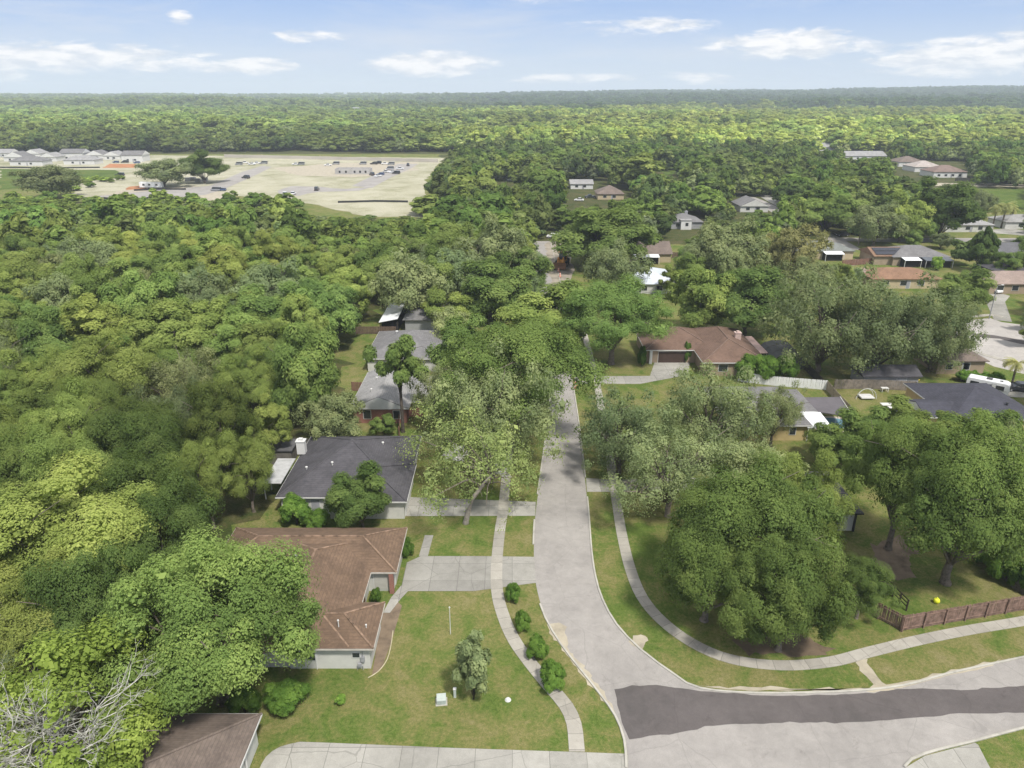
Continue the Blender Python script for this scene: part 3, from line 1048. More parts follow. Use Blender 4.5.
# roads of the east side: the court with the turning circle, and the road behind the gardens
zsheet('court_street', [(958, 330), (970, 320), (990, 318), (1002, 322), (1060, 330), (1060, 372), (1024, 374), (992, 366), (962, 352), (952, 342)], 0.012, court_conc, 0.1, 2, 3)
zsheet('asphalt_patch', [(966, 333), (985, 334), (1010, 338), (1060, 347), (1060, 351), (1020, 344), (1000, 339), (975, 336)], 0.024, dark_asph, 0.08, 1.5, 5)
zsheet('driveway', [(986, 294), (1003, 294), (1010, 296), (1005, 302), (1012, 322), (994, 320), (985, 300)], 0.03, conc_drive)
zsheet('driveway', [(986, 388), (1040, 391), (1040, 398), (1000, 397)], 0.03, conc_drive)
sweep('sidewalk', smooth_line([G(x, y) for x, y in ((968, 350), (985, 355), (1005, 361), (1030, 372))], 1), [(-0.6, 0), (-0.6, 0.05), (0.6, 0.05), (0.6, 0)], conc_walk)
sweep('sidewalk', smooth_line([G(x, y) for x, y in ((972, 317), (990, 315), (1003, 317))], 1), [(-0.7, 0), (-0.7, 0.05), (0.7, 0.05), (0.7, 0)], conc_walk)
BR = smooth_line([G(x, y) for x, y in ((745, 196), (762, 203), (785, 215), (812, 228), (838, 242), (852, 250))], 4)
sweep('back_road', BR, [(-3.4, 0.016), (3.4, 0.016)], road)
sweep('back_road', smooth_line([G(x, y) for x, y in ((830, 239), (880, 240), (950, 240), (1024, 240), (1100, 240))], 4), [(-3.6, 0.014), (3.6, 0.014)], road)
zsheet('driveway', [(990, 230), (1010, 228), (1060, 236), (1060, 239), (1005, 234), (985, 233)], 0.03, conc_drive)
zsheet('driveway', [(752, 192), (762, 192), (785, 203), (776, 206)], 0.03, conc_drive)
zsheet('driveway', [(845, 260), (872, 258), (880, 262), (850, 266)], 0.03, conc_drive)
zsheet('building_lot', [(545, 244), (560, 237), (570, 250), (574, 270), (570, 292), (552, 292), (548, 268)], 0.03, simple('torn_ground', (0.27, 0.235, 0.185), 0.95, 0.3, 0.3), 0.3, 3, 3)
#PART4

# ------------------------------------------------------------------ buildings
def roof_block(mb, x0, x1, y0, y1, e, pitch, kind):
    b = e - 0.17
    lx, ly = x1 - x0, y1 - y0
    along_x = kind in ('hipx', 'gabx') or (kind == 'hip' and lx >= ly)
    hw = (ly if along_x else lx) / 2
    h = e + pitch * hw
    ins = hw if kind.startswith('hip') else 0.0
    if kind == 'hip_n':          # gable to the south, hip to the north
        along_x, hw = False, lx / 2
        h = e + pitch * hw
    if along_x:
        ym = (y0 + y1) / 2
        ra, rb = (x0 + min(ins, lx / 2 - 0.01), ym, h), (x1 - min(ins, lx / 2 - 0.01), ym, h)
    else:
        xm = (x0 + x1) / 2
        ia = 0.0 if kind == 'hip_n' else min(ins, ly / 2 - 0.01)
        ib = min(hw, ly / 2) if kind == 'hip_n' else ia
        ra, rb = (xm, y0 + ia, h), (xm, y1 - ib, h)
    vs = [(x0, y0, b), (x1, y0, b), (x1, y1, b), (x0, y1, b), (x0, y0, e), (x1, y0, e), (x1, y1, e), (x0, y1, e), ra, rb]
    fs = [(0, 3, 2, 1), (0, 1, 5, 4), (1, 2, 6, 5), (2, 3, 7, 6), (3, 0, 4, 7)]
    if along_x:
        fs += [(4, 5, 9, 8), (6, 7, 8, 9), (5, 6, 9), (7, 4, 8)]
    else:
        fs += [(5, 6, 9, 8), (7, 4, 8, 9), (4, 5, 8), (6, 7, 9)]
    mb.add(vs, fs)
    edges = [(ra, rb)]
    c = [(x0, y0, e), (x1, y0, e), (x1, y1, e), (x0, y1, e)]
    if along_x:
        hips = [(c[0], ra), (c[3], ra), (c[1], rb), (c[2], rb)]
    else:
        hips = [(c[0], ra), (c[1], ra), (c[2], rb), (c[3], rb)]
    return edges, hips if kind.startswith('hip') else []


def slope_z(bl, x, y):
    """height of the roof of block bl above local x, y"""
    x0, x1, y0, y1, kind, pitch, e = bl
    dx, dy = min(x - x0, x1 - x), min(y - y0, y1 - y)
    if kind == 'gabx':
        return e + pitch * dy
    if kind == 'gaby':
        return e + pitch * dx
    return e + pitch * min(dx, dy)


def opening(root, side, u, z, w_, h_, wall, name='window', pane=None, frame=None, child='pane'):
    """window or door set in a wall; u runs along the wall, wall is its plane"""
    fr, pn = MB(), MB()
    for mb, pad, out, th in ((fr, 0.09, 0.05, 0.12), (pn, 0.0, 0.075, 0.10)):
        a0, a1 = u - w_ / 2 - pad, u + w_ / 2 + pad
        z0, z1 = z - pad, z + h_ + pad
        if side == 'S':
            mb.box(a0, a1, wall - out, wall + th, z0, z1)
        elif side == 'N':
            mb.box(a0, a1, wall - th, wall + out, z0, z1)
        elif side == 'E':
            mb.box(wall - th, wall + out, a0, a1, z0, z1)
        else:
            mb.box(wall - out, wall + th, a0, a1, z0, z1)
    f = fr.build(name, frame or white_trim, root)
    pn.build(child, pane or pane_m, f)
    return f


def house(name, label, blocks, wall_mat, roof_mat, cat='house', gable_mat=None, caps=None, extras=(), group=None, trim=None, oh=0.45, rz=0.0, loc=None):
    """blocks: eave rectangles (x0, x1, y0, y1, kind, pitch, eave height) in world metres"""
    if loc is None:
        cx = sum((b[0] + b[1]) / 2 for b in blocks) / len(blocks)
        cyy = sum((b[2] + b[3]) / 2 for b in blocks) / len(blocks)
        loc = (cx, cyy)
        L = [(b[0] - cx, b[1] - cx, b[2] - cyy, b[3] - cyy, b[4], b[5], b[6]) for b in blocks]
    else:
        L = [tuple(b) for b in blocks]
    root = empty(name, (loc[0], loc[1], 0), label, cat, group, rz)
    wm, rm, cm, fm = MB(), MB(), MB(), MB()
    gables = []
    for i, b in enumerate(L):
        x0, x1, y0, y1, kind, pitch, e = b
        d = oh + 0.013 * i
        wm.box(x0 + d, x1 - d, y0 + d, y1 - d, -0.2, e - 0.05)
        ridge, hips = roof_block(rm, x0, x1, y0, y1, e + 0.003 * i, pitch, kind)
        if caps:
            for a, c in ridge + hips:
                a, c = Vector(a), Vector(c)
                if (c - a).length > 0.3:
                    cm.tube([a, a.lerp(c, 0.5), c], [0.11, 0.13, 0.11], 5)
        if kind in ('gaby', 'hip_n', 'gabx'):
            hw = ((y1 - y0) if kind == 'gabx' else (x1 - x0)) / 2
            zz, hz = e - 0.16, e + pitch * hw - 0.10
            mid = (y0 + y1) / 2 if kind == 'gabx' else (x0 + x1) / 2
            a0, a1 = (x0, x1) if kind == 'gabx' else (y0, y1)
            for q0, q1 in ((a0 - 0.03, a0 + 0.2),) + (((a1 - 0.2, a1 + 0.03),) if kind != 'hip_n' else ()):
                tri = [(mid - hw + 0.12, zz), (mid + hw - 0.12, zz), (mid, hz)]
                vs = [((q, u, z) if kind == 'gabx' else (u, q, z)) for q in (q0, q1) for u, z in tri]
                g1 = MB()
                g1.add(vs, [(0, 1, 2), (3, 5, 4), (0, 3, 4, 1), (1, 4, 5, 2), (2, 5, 3, 0)])
                gables.append(g1)
        t_ = 0.05
        zf = (e - 0.19, e - 0.03)
        fm.box(x0 - t_, x1 + t_, y0 - t_, y0 - 0.004, *zf)
        fm.box(x0 - t_, x1 + t_, y1 + 0.004, y1 + t_, *zf)
        fm.box(x0 - t_, x0 - 0.004, y0 - 0.003, y1 + 0.003, *zf)
        fm.box(x1 + 0.004, x1 + t_, y0 - 0.003, y1 + 0.003, *zf)
    wall = wm.build('wall', wall_mat, root)
    roof = rm.build('roof', roof_mat, root)
    for g1 in gables:
        g1.build('gable', gable_mat or wall_mat, root)
    if trim:
        fm.build('fascia', trim, root)
    if cm.v:
        cm.build('ridge_cap', caps, roof)
    return root, roof, L, loc


def vent_pipe(roof, x, y, z, h=0.45, r=0.07, mat=None, name='vent_pipe'):
    MB().lathe([(r, -0.3), (r, h), (r * 1.9, h + 0.02), (r * 1.7, h + 0.12), (r * 0.4, h + 0.16)], 9, (x, y, z)).build(name, mat or white_trim, roof)


def chimney(roof, x, y, z, w_, d_, h_, mat):
    c = MB().box(x - w_ / 2, x + w_ / 2, y - d_ / 2, y + d_ / 2, z - 1.2, z + h_).build('chimney', mat, roof)
    MB().box(x - w_ / 2 - 0.08, x + w_ / 2 + 0.08, y - d_ / 2 - 0.08, y + d_ / 2 + 0.08, z + h_ + 0.002, z + h_ + 0.12).box(x - w_ / 4, x + w_ / 4, y - d_ / 4, y + d_ / 4, z + h_ + 0.12, z + h_ + 0.38).build('chimney_cap', mat, c)


# the brown roofed ranch house on the near side of the street
B1 = [(-25.6, -14.4, 50.2, 67.2, 'hipy', 0.40, 2.7), (-31.0, -11.8, 60.9, 69.0, 'hipx', 0.40, 2.7), (-20.4, -12.2, 50.0, 56.2, 'hipx', 0.40, 2.7)]
h1, r1, L1, o1 = house('ranch_house', 'brown shingled ranch house with two street wings around a small entrance court', B1, white_wall, shing_brown, caps=ridge_debris, trim=simple('aged_trim', (0.46, 0.43, 0.38), 0.7, 0.15))
lx, ly = lambda x: x - o1[0], lambda y: y - o1[1]
for (x, z, w_, h_) in ((-13.9, 1.35, 0.62, 0.45), (-17.9, 1.0, 0.8, 1.0)):
    opening(h1, 'S', lx(x), z, w_, h_, ly(50.0) + 0.476)
opening(h1, 'S', lx(-13.35), 0.25, 1.75, 1.95, ly(60.9) + 0.463, 'entrance_screen', garage_m)
opening(h1, 'E', ly(64.9), 0.05, 4.9, 2.15, lx(-11.8) - 0.463, 'garage_door', garage_m, child='door_panel')
opening(h1, 'E', ly(58.6), 0.1, 1.0, 2.05, lx(-14.4) - 0.45, 'door', simple('brown_door', (0.12, 0.06, 0.035), 0.6), child='door_panel')
opening(h1, 'E', ly(53.1), 0.9, 1.7, 1.1, lx(-12.2) - 0.476)
MB().box(lx(-12.62), lx(-12.18), ly(60.88), ly(61.3), 0, 2.52).build('corner_post', brick_m, h1)
for (x, y, r_) in ((-22.0, 63.2, 0.08), (-21.9, 61.1, 0.10), (-22.4, 61.2, 0.05)):
    vent_pipe(r1, lx(x), ly(y), slope_z(L1[0], lx(x), ly(y)) if y < 61.5 else slope_z(L1[1], lx(x), ly(y)), 0.3, r_)
MB().box(-0.3, 0.3, -0.22, 0.22, -0.1, 0.22, Matrix.Translation((lx(-20.6), ly(59.4), slope_z(L1[0], lx(-20.6), ly(59.4)))) @ Matrix.Rotation(R(20), 4, 'Y')).build('roof_vent', simple('rusty_vent', (0.11, 0.07, 0.055)), r1, bevel=0.04)
vent_pipe(r1, lx(-15.6), ly(51.9), slope_z(L1[2], lx(-15.6), ly(51.9)), 0.65, 0.05)
vent_pipe(r1, lx(-13.2), ly(52.2), slope_z(L1[2], lx(-13.2), ly(52.2)), 0.25, 0.05)
mt = MB().box(lx(-13.5), lx(-13.15), ly(50.476) - 0.2, ly(50.476), 0.9, 1.45).tube([(lx(-13.3), ly(50.476) - 0.1, 1.45), (lx(-13.3), ly(50.476) - 0.1, 2.5)], [0.035, 0.035], 6).build('meter_box', grey_p, h1, bevel=0.0)
MB().box(lx(-17.55), lx(-17.45), ly(50.476) - 0.09, ly(50.476), 0.0, 2.5).build('downspout', white_trim, h1)

# the house whose roof corner enters at the bottom
B0 = [(-30.5, -19.7, 29.0, 42.8, 'hipx', 0.40, 2.75)]
h0, r0_, L0, o0 = house('corner_house', 'house with a weathered taupe shingle roof beside the pale curved driveway', B0, white_wall, shing_taupe, caps=shing_taupe, trim=white_trim)
MB().tube([(-19.85 - o0[0], 39.6 - o0[1], 2.6), (-20.0 - o0[0], 39.6 - o0[1], 2.3), (-20.05 - o0[0], 39.6 - o0[1], 0.1)], [0.07, 0.07, 0.07], 6).build('downspout', white_trim, h0)
opening(h0, 'E', 36.0 - o0[1], 0.9, 1.5, 1.2, -19.7 - 0.45 - o0[0])

# charcoal house beyond
B2 = [(-28.6, -12.9, 75.6, 92.4, 'hipx', 0.42, 2.7), (-22.5, -12.6, 74.6, 84.0, 'hipy', 0.42, 2.7)]
h2, r2, L2, o2 = house('charcoal_house', 'white walled house with a streaked charcoal hip roof and white chimney', B2, white_wall, shing_char, trim=white_trim, caps=shing_char)
lx, ly = lambda x: x - o2[0], lambda y: y - o2[1]
chimney(r2, lx(-28.3), ly(86.6), 4.2, 1.1, 0.9, 0.6, white_trim)
for x, y in ((-22.6, 80.2), (-17.2, 86.0), (-26.0, 80.5)):
    vent_pipe(r2, lx(x), ly(y), slope_z(L2[0], lx(x), ly(y)), 0.3, 0.09)
opening(h2, 'S', lx(-26.6), 0.8, 1.6, 1.3, ly(75.6) + 0.45, pane=simple('blind_grey', (0.4, 0.4, 0.4)))
opening(h2, 'S', lx(-24.0), 0.1, 1.0, 2.0, ly(75.6) + 0.45, 'door', simple('grey_door', (0.3, 0.3, 0.32)), child='door_panel')
opening(h2, 'E', ly(78.3), 0.05, 4.9, 2.2, lx(-12.6) - 0.463, 'garage_door', white_trim, child='door_panel')
pr_ = empty('patio_cover', (-30.6, 82.0, 0), 'flat white patio cover beside the charcoal roofed house', 'patio cover')
MB().box(-0.9, 1.5, -2.6, 4.0, 2.35, 2.47).build('roof', dull_metal, pr_)
for px_, py_ in ((-0.75, -2.4), (-0.75, 0), (-0.75, 3.8)):
    MB().box(px_ - .06, px_ + .06, py_ - .06, py_ + .06, 0, 2.36).build('post', white_trim, pr_)
sh_ = empty('garden_shed', (-33.2, 90.5, 0), 'grey flat garden shed behind the white chimney', 'shed')
MB().box(-1.5, 2.6, -1.6, 1.6, 0, 2.1).build('wall', grey_fence, sh_)
MB().box(-1.7, 2.8, -1.8, 1.8, 2.102, 2.25).build('roof', simple('felt_roof', (0.10, 0.098, 0.10)), sh_)

# red brick gable house
B3 = [(-25.2, -16.0, 102.0, 117.5, 'gaby', 0.42, 2.75), (-18.0, -9.5, 104.5, 116.0, 'hipx', 0.36, 2.7)]
h3, r3, L3, o3 = house('brick_house', 'red brick house with a white gable and pale grey roof', B3, brick_m, shing_pale, gable_mat=white_trim, trim=white_trim)
lx, ly = lambda x: x - o3[0], lambda y: y - o3[1]
opening(h3, 'S', lx(-22.6), 0.8, 1.1, 1.4, ly(102.0) + 0.45)
opening(h3, 'S', lx(-18.0), 0.8, 1.0, 1.3, ly(102.0) + 0.45)
for y in (106.0, 111.0, 112.3):
    vent_pipe(r3, lx(-22.4), ly(y), slope_z(L3[0], lx(-22.4), ly(y)), 0.35, 0.10)

B4 = [(-27.2, -11.0, 124.6, 141.0, 'hipx', 0.36, 2.7)]
h4, r4, L4, o4 = house('grey_roof_house', 'low house under a plain mid grey hip roof beside a small lawn', B4, white_wall, shing_grey, trim=white_trim)
vent_pipe(r4, -3.5, 2.0, slope_z(L4[0], -3.5, 2.0), 0.3, 0.15)
opening(h4, 'W', 0, 0.8, 1.8, 1.2, L4[0][0] + 0.45)
opening(h4, 'S', -5.2, 0.8, 1.5, 1.2, L4[0][2] + 0.45)

pc = empty('open_carport', (-26.4, 155.0, 0), 'open shelter with a bright white metal roof and dark interior', 'carport')
_m = MB()
_m.add([(-2.1, -7.4, 2.5), (2.0, -7.4, 3.3), (2.0, 7.2, 3.3), (-2.1, 7.2, 2.5), (-2.1, -7.4, 2.6), (2.0, -7.4, 3.4), (2.0, 7.2, 3.4), (-2.1, 7.2, 2.6)], [(0, 3, 2, 1), (4, 5, 6, 7), (0, 1, 5, 4), (1, 2, 6, 5), (2, 3, 7, 6), (3, 0, 4, 7)])
_m.build('roof', metal_white, pc)
for px_, py_ in ((-1.9, -7.1), (1.8, -7.1), (-1.9, 0), (1.8, 0), (-1.9, 6.9), (1.8, 6.9)):
    MB().box(px_ - .07, px_ + .07, py_ - .07, py_ + .07, 0, 2.5).build('post', rail_wood, pc)
MB().box(-1.8, 1.7, -5.8, 6.8, 0, 1.9).build('shade_block', dark_open, pc)  # solid near-black block stands in for the shade inside the open shelter
h5, r5, L5, o5 = house('grey_house', 'grey walled house half hidden behind the mossy tree and white metal shelter', [(-23.6, -11.5, 149.0, 162.0, 'hipx', 0.36, 2.7)], grey_wall, shing_grey)
opening(h5, 'S', 2.4, 0.1, 1.8, 2.0, L5[0][2] + 0.45, 'door', dark_open, child='door_panel')

# brown house with garage across the street
BR_ = [(25.3, 39.0, 129.3, 141.6, 'hipx', 0.42, 2.75), (34.6, 46.6, 122.4, 142.0, 'hipy', 0.42, 2.75)]
h6, r6, L6, o6 = house('garage_house', 'reddish brown hip roofed house with a dark double garage and a chimney', BR_, tan_wall, shingle_mat('russet_shingles', (0.150, 0.098, 0.074), (0.112, 0.074, 0.056)), trim=white_trim, caps=simple('russet_cap', (0.17, 0.115, 0.088)))
lx, ly = lambda x: x - o6[0], lambda y: y - o6[1]
opening(h6, 'S', lx(30.6), 0.05, 5.2, 2.15, ly(129.3) + 0.45, 'garage_door', simple('brown_garage', (0.06, 0.038, 0.03)), child='door_panel')
MB().box(lx(26.2), lx(26.7), ly(129.0), ly(129.5), 0, 2.55).build('corner_post', white_trim, h6)
chimney(r6, lx(43.6), ly(132.6), slope_z(L6[1], lx(43.6), ly(132.6)), 1.1, 1.1, 1.1, simple('pink_chimney', (0.50, 0.38, 0.34)))
opening(h6, 'S', lx(38.5), 0.9, 1.6, 1.2, ly(122.4) + 0.463)
en = empty('pool_enclosure', (51.8, 130.0, 0), 'dark screened pool enclosure with a curved top beside the reddish brown house', 'pool enclosure')
_m = MB()
_pr = [(-4.6, 0), (-4.6, 2.2), (-3.4, 3.1), (-1.2, 3.6), (1.2, 3.6), (3.4, 3.1), (4.6, 2.2), (4.6, 0)]
_m.add([(x, -6.5, z) for x, z in _pr] + [(x, 6.5, z) for x, z in _pr], [tuple(range(8)), tuple(range(8, 16))[::-1]] + [(i, 8 + i, 8 + (i + 1) % 8, (i + 1) % 8) for i in range(8)])
_m.build('screen', simple('insect_screen', (0.085, 0.088, 0.088), 0.7, 0.1), en)
_f = MB()
for y in (-6.55, -2.2, 2.2, 6.55):
    _f.tube([(x * 1.01, y, z + 0.02) for x, z in _pr], [0.06] * 8, 5)
_f.build('frame', simple('bronze_frame', (0.17, 0.155, 0.14)), en)
en.scale = (0.68, 0.62, 0.85)
pt = empty('covered_patio', (47.9, 134.0, 0), 'narrow pinkish patio roof between the reddish house and dark enclosure', 'patio cover')
MB().box(-0.9, 0.55, -5.5, 4.5, 2.3, 2.45).build('roof', simple('pink_patio', (0.48, 0.34, 0.30)), pt)
for y in (-5.2, 0, 4.2):
    MB().box(0.35, 0.47, y, y + 0.12, 0, 2.3).build('post', white_trim, pt)

# yellow house and its pool
h7, r7, L7, o7 = house('yellow_house', 'pale yellow house with three small windows and a grey roof behind a small tree', [(31.6, 44.2, 95.9, 111.0, 'hipy', 0.36, 2.7), (38.0, 47.0, 101.0, 110.0, 'hipx', 0.3, 2.65)], yellow_wall, shing_grey, trim=white_trim)
for x in (34.0, 36.4, 38.2, 41.6):
    opening(h7, 'S', x - o7[0], 1.0, 0.85, 1.15, 95.9 - o7[1] + 0.45)
wa = empty('white_awning', (45.4, 98.2, 0), 'slanted white awning over a dark doorway beside the pool', 'awning')
_m = MB()
_m.add([(-1.9, -2.4, 2.3), (1.9, -2.4, 2.1), (1.9, 2.6, 2.5), (-1.9, 2.6, 2.7), (-1.9, -2.4, 2.42), (1.9, -2.4, 2.22), (1.9, 2.6, 2.62), (-1.9, 2.6, 2.82)], [(0, 3, 2, 1), (4, 5, 6, 7), (0, 1, 5, 4), (1, 2, 6, 5), (2, 3, 7, 6), (3, 0, 4, 7)])
_m.build('roof', metal_white, wa)
for x in (-1.7, 1.7):
    MB().box(x - .06, x + .06, -2.3, -2.18, 0, 2.15).build('post', white_trim, wa)
poly_sheet('pool_deck', [(45, 98.5), (55, 98.5), (56, 104.5), (47.0, 105.2)], 0.05, simple('beige_deck', (0.46, 0.40, 0.32), 0.9, 0.08))
pl_ = empty('swimming_pool', (50.2, 102.2, 0), 'blue swimming pool at the edge of the dark patio roof', 'swimming pool')
_oval = [(2.9 * math.cos(a) * (1 + .12 * math.cos(2 * a)), 2.0 * math.sin(a)) for a in [2 * math.pi * i / 26 for i in range(26)]]
MB().prism([(x * 1.1, y * 1.12) for x, y in _oval], 0.0, 0.10).build('coping', simple('pool_coping', (0.55, 0.52, 0.47)), pl_)
MB().prism(_oval, 0.02, 0.112).build('water', pool_m, pl_)
pq = empty('patio_canopy', (50.4, 108.4, 0), 'large flat dark grey patio canopy over the pool terrace', 'patio cover')
_q = [(G(x, y, 2.6)) for x, y in ((797, 397.5), (840, 397), (853, 417), (812, 411), (800, 410))]
MB().prism([(x - 50.4, y - 108.4) for x, y in _q], 2.5, 2.62).build('roof', simple('dark_canopy', (0.115, 0.105, 0.112), 0.8, 0.12, 0.5), pq)
for x, y in _q[:3] + _q[4:]:
    MB().box(x - 50.4 - .06, x - 50.4 + .06, y - 108.4 - .06, y - 108.4 + .06, 0, 2.5).build('post', white_trim, pq)
for a, b in ((0, 4), (1, 2)):
    p, q = _q[a], _q[b]
    MB().tube([(p[0] - 50.4, p[1] - 108.4, 2.68), (q[0] - 50.4, q[1] - 108.4, 2.68)], [0.07, 0.07], 5).build('beam', simple('pale_beam', (0.5, 0.48, 0.45)), pq)

# slate roofed house with camper
h8, r8, L8, o8 = house('slate_house', 'tan walled house with a large dark slate grey roof beside the white camper', [(66.0, 80.0, 98.0, 112.6, 'hipy', 0.36, 2.7), (62.6, 68.5, 99.0, 106.0, 'gabx', 0.3, 2.6)], simple('ochre_wall', (0.50, 0.37, 0.20), 0.85, 0.08), shing_slate, trim=white_trim, gable_mat=white_wall)
opening(h8, 'W', 2.4, 0.9, 1.4, 1.2, L8[0][0] + 0.45)
vent_pipe(r8, 6.4, -3.0, slope_z(L8[0], 6.4, -3.0), 0.3, 0.12, black_trim)

# white house with black trim seen between the big oaks
h9, r9, L9, o9 = house('white_cottage', 'white walled cottage with black trim glimpsed between the big oak crowns', [(33.0, 40.9, 72.0, 82.0, 'hipy', 0.36, 2.7)], white_wall, shing_char, trim=black_trim)
opening(h9, 'S', 0.6, 1.0, 1.3, 0.9, L9[0][2] + 0.45, frame=black_trim)
MB().box(3.2, 3.4, L9[0][2] + 0.25, L9[0][2] + 0.45, 0, 2.5).build('downspout', black_trim, h9)


def house_px(name, label, xl, xr, row, depth, roof_m, wall_m, kind='hipx', pitch=0.36, e=2.7, chim=None, wins=2, door=True, group=None, gable=None, trim=None, cat='house'):
    """house whose front eave is seen at photo row `row` between columns xl and xr"""
    x0, y0 = G(xl, row, e)
    x1, _ = G(xr, row, e)
    h, r, L, o = house(name, label, [(x0, x1, y0, y0 + depth, kind, pitch, e)], wall_m, roof_m, cat=cat, group=group, gable_mat=gable, trim=trim)
    b = L[0]
    wd = b[1] - b[0]
    for i in range(wins):
        opening(h, 'S', b[0] + wd * (i + 1) / (wins + 1) - 0.6, 0.9, min(1.6, wd * 0.12), 1.2, b[2] + 0.45)
    if door:
        opening(h, 'S', b[0] + wd * 0.5 + 0.7, 0.08, 0.95, 2.05, b[2] + 0.45, 'door', simple('grey_door', (0.3, 0.3, 0.32)), child='door_panel')
    if chim:
        x, y = b[0] + wd * chim[0], (b[2] + b[3]) / 2 + chim[1]
        chimney(r, x, y, slope_z(b, x, y), 1.1, 0.9, 0.9, chim[2])
    return h, r, b, o


def awning(host, b, x0, x1, mat, dep=2.6, dark=True):
    """porch roof fixed along the front of a house, with a dark block under it for the shade"""
    y = b[2]
    _m = MB()
    _m.add([(x0, y - dep, 2.15), (x1, y - dep, 2.15), (x1, y + 0.3, 2.62), (x0, y + 0.3, 2.62), (x0, y - dep, 2.25), (x1, y - dep, 2.25), (x1, y + 0.3, 2.72), (x0, y + 0.3, 2.72)], [(0, 3, 2, 1), (4, 5, 6, 7), (0, 1, 5, 4), (1, 2, 6, 5), (2, 3, 7, 6), (3, 0, 4, 7)])
    _m.build('porch_roof', mat, host)
    for x in (x0 + .1, x1 - .1):
        MB().box(x - .06, x + .06, y - dep + .1, y - dep + .22, 0, 2.16).build('porch_post', white_trim, host)
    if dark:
        MB().box(x0 + .2, x1 - .2, y - dep + 0.9, y + 0.40, 0.02, 2.1).build('porch_shade', dark_open, host)  # near-black block stands in for the shade under the porch roof


pinkc = simple('pink_chimney', (0.50, 0.38, 0.34))
hA = house_px('terracotta_house', 'house with a plain terracotta orange roof behind the great spreading oak', 872, 943, 279, 12, shing_terra, cream_wall, 'hipx', 0.30, chim=(0.03, 0.5, pinkc), wins=3)
hB = house_px('solar_house', 'grey roofed house with black solar panels on its low wing', 893, 952, 257, 13, shing_grey, tan_wall, 'hipx', 0.36, wins=1)
awning(hB[0], hB[2], hB[2][0] + 2.5, hB[2][0] + 7.5, metal_white)
awning(hB[0], hB[2], hB[2][0] + 8.4, hB[2][1] - 1.0, simple('porch_slate', (0.10, 0.11, 0.125)), 3.2)
bx = hB[2]
wing = MB()
roof_block(wing, bx[0] - 5.2, bx[0] + 5.5, bx[2] + 1.0, bx[2] + 11.5, 2.72, 0.34, 'gabx')
wing.build('wing_roof', shing_tan, hB[0])
MB().box(bx[0] - 4.7, bx[0] + 1.0, bx[2] + 1.5, bx[2] + 11.0, 0, 2.66).build('wing_wall', tan_wall, hB[0])
for k in range(2):
    _m = MB().box(-4.4, 4.4, -0.95, 0.95, 0, 0.06, Matrix.Translation((bx[0] + 0.2, bx[2] + 2.6 + 2.05 * k, 2.72 + 0.34 * (1.6 + 2.05 * k) + 0.12)) @ Matrix.Rotation(math.atan(0.34), 4, 'X'))
    _m.build('solar_panel', solar_m, hB[0])
hC = house_px('green_grey_house', 'cream house with a greenish grey roof and white awning below the back road', 790, 856, 251, 12, shingle_mat('mossy_shingles', (0.17, 0.18, 0.165), (0.13, 0.14, 0.125)), cream_wall, 'hipx', 0.34, wins=2, chim=(0.32, 3.2, grey_p))
awning(hC[0], hC[2], hC[2][0] + 10.2, hC[2][0] + 16.0, metal_white)
hD = house_px('white_grey_house', 'white house with a pale blue grey hip roof beside the palms', 946, 996, 225, 13, shing_pale, white_wall, 'hipx', 0.36, wins=3)
hE = house_px('edge_house', 'white house with a pale roof partly hidden by a clipped dark hedge', 1006, 1060, 222, 12, shing_pale, white_wall, 'hipx', 0.34)
hF = house_px('plain_grey_house', 'long plain house with a dark grey gable roof beyond the conical evergreen', 980, 1050, 253, 12, shingle_mat('storm_shingles', (0.12, 0.12, 0.128), (0.10, 0.10, 0.105)), grey_wall, 'gabx', 0.36)
hG = house_px('tan_house', 'tan brick house with a pinkish tan roof at the top of the pale driveway', 990, 1065, 284, 13, shingle_mat('rose_shingles', (0.28, 0.22, 0.19), (0.24, 0.19, 0.165)), tan_wall, 'hipx', 0.30, wins=4)
hH = house_px('dark_strip_house', 'house showing a dark charcoal roof directly above the pinkish tan roof', 1000, 1070, 273, 11, shing_char, tan_wall, 'hipx', 0.30)
hI = house_px('porch_house', 'brown grey house with a white porch roof over a dark opening', 634, 673, 254, 13, shing_taupe, cream_wall, 'gabx', 0.42, wins=1, door=False)
awning(hI[0], hI[2], hI[2][0] - 0.4, hI[2][0] + 7.4, metal_white)
hJ = house_px('metal_roof_house', 'house with a pale bluish white metal hip roof among trees', 632, 678, 284, 17, simple('pale_metal_roof', (0.58, 0.62, 0.68), 0.5, 0.08, 0.4, 0.5, 0.2), white_wall, 'hip', 0.34)
hK = house_px('taupe_gable_house', 'small pale house with a taupe hip roof in front of a wide yellow green tree', 597, 625, 194, 14, shing_taupe, cream_wall, 'hipx', 0.5)
hL = house_px('white_long_house', 'long white building with a white roof half hidden by yellow green trees', 570, 594, 184, 12, shing_pale, white_trim, 'gabx', 0.3)
hM = house_px('grey_cottage', 'small grey cottage with a white outbuilding roof and dark chimney', 668, 704, 222, 13, shing_grey, grey_wall, 'hipx', 0.36, chim=(0.6, 0.5, grey_p))
ob = empty('white_outbuilding', (*G(685, 229), 0), 'small white outbuilding with a dark window beside the grey cottage', 'shed')
MB().box(-2.0, 2.0, -1.6, 1.6, 0, 3.4).build('wall', white_trim, ob)
MB().box(-2.2, 2.2, -1.8, 1.8, 3.402, 3.55).build('roof', shing_pale, ob)
opening(ob, 'S', 0.2, 1.4, 1.1, 1.2, -1.6)
hN = house_px('lane_house', 'house with a tilted grey gable roof above the curving back lane', 740, 770, 206, 14, shing_grey, white_wall, 'gaby', 0.42)
hO = house_px('court_house', 'beige house with a tan grey roof behind the camper hedge', 938, 990, 361, 9, shing_taupe, tan_wall, 'hipx', 0.34)
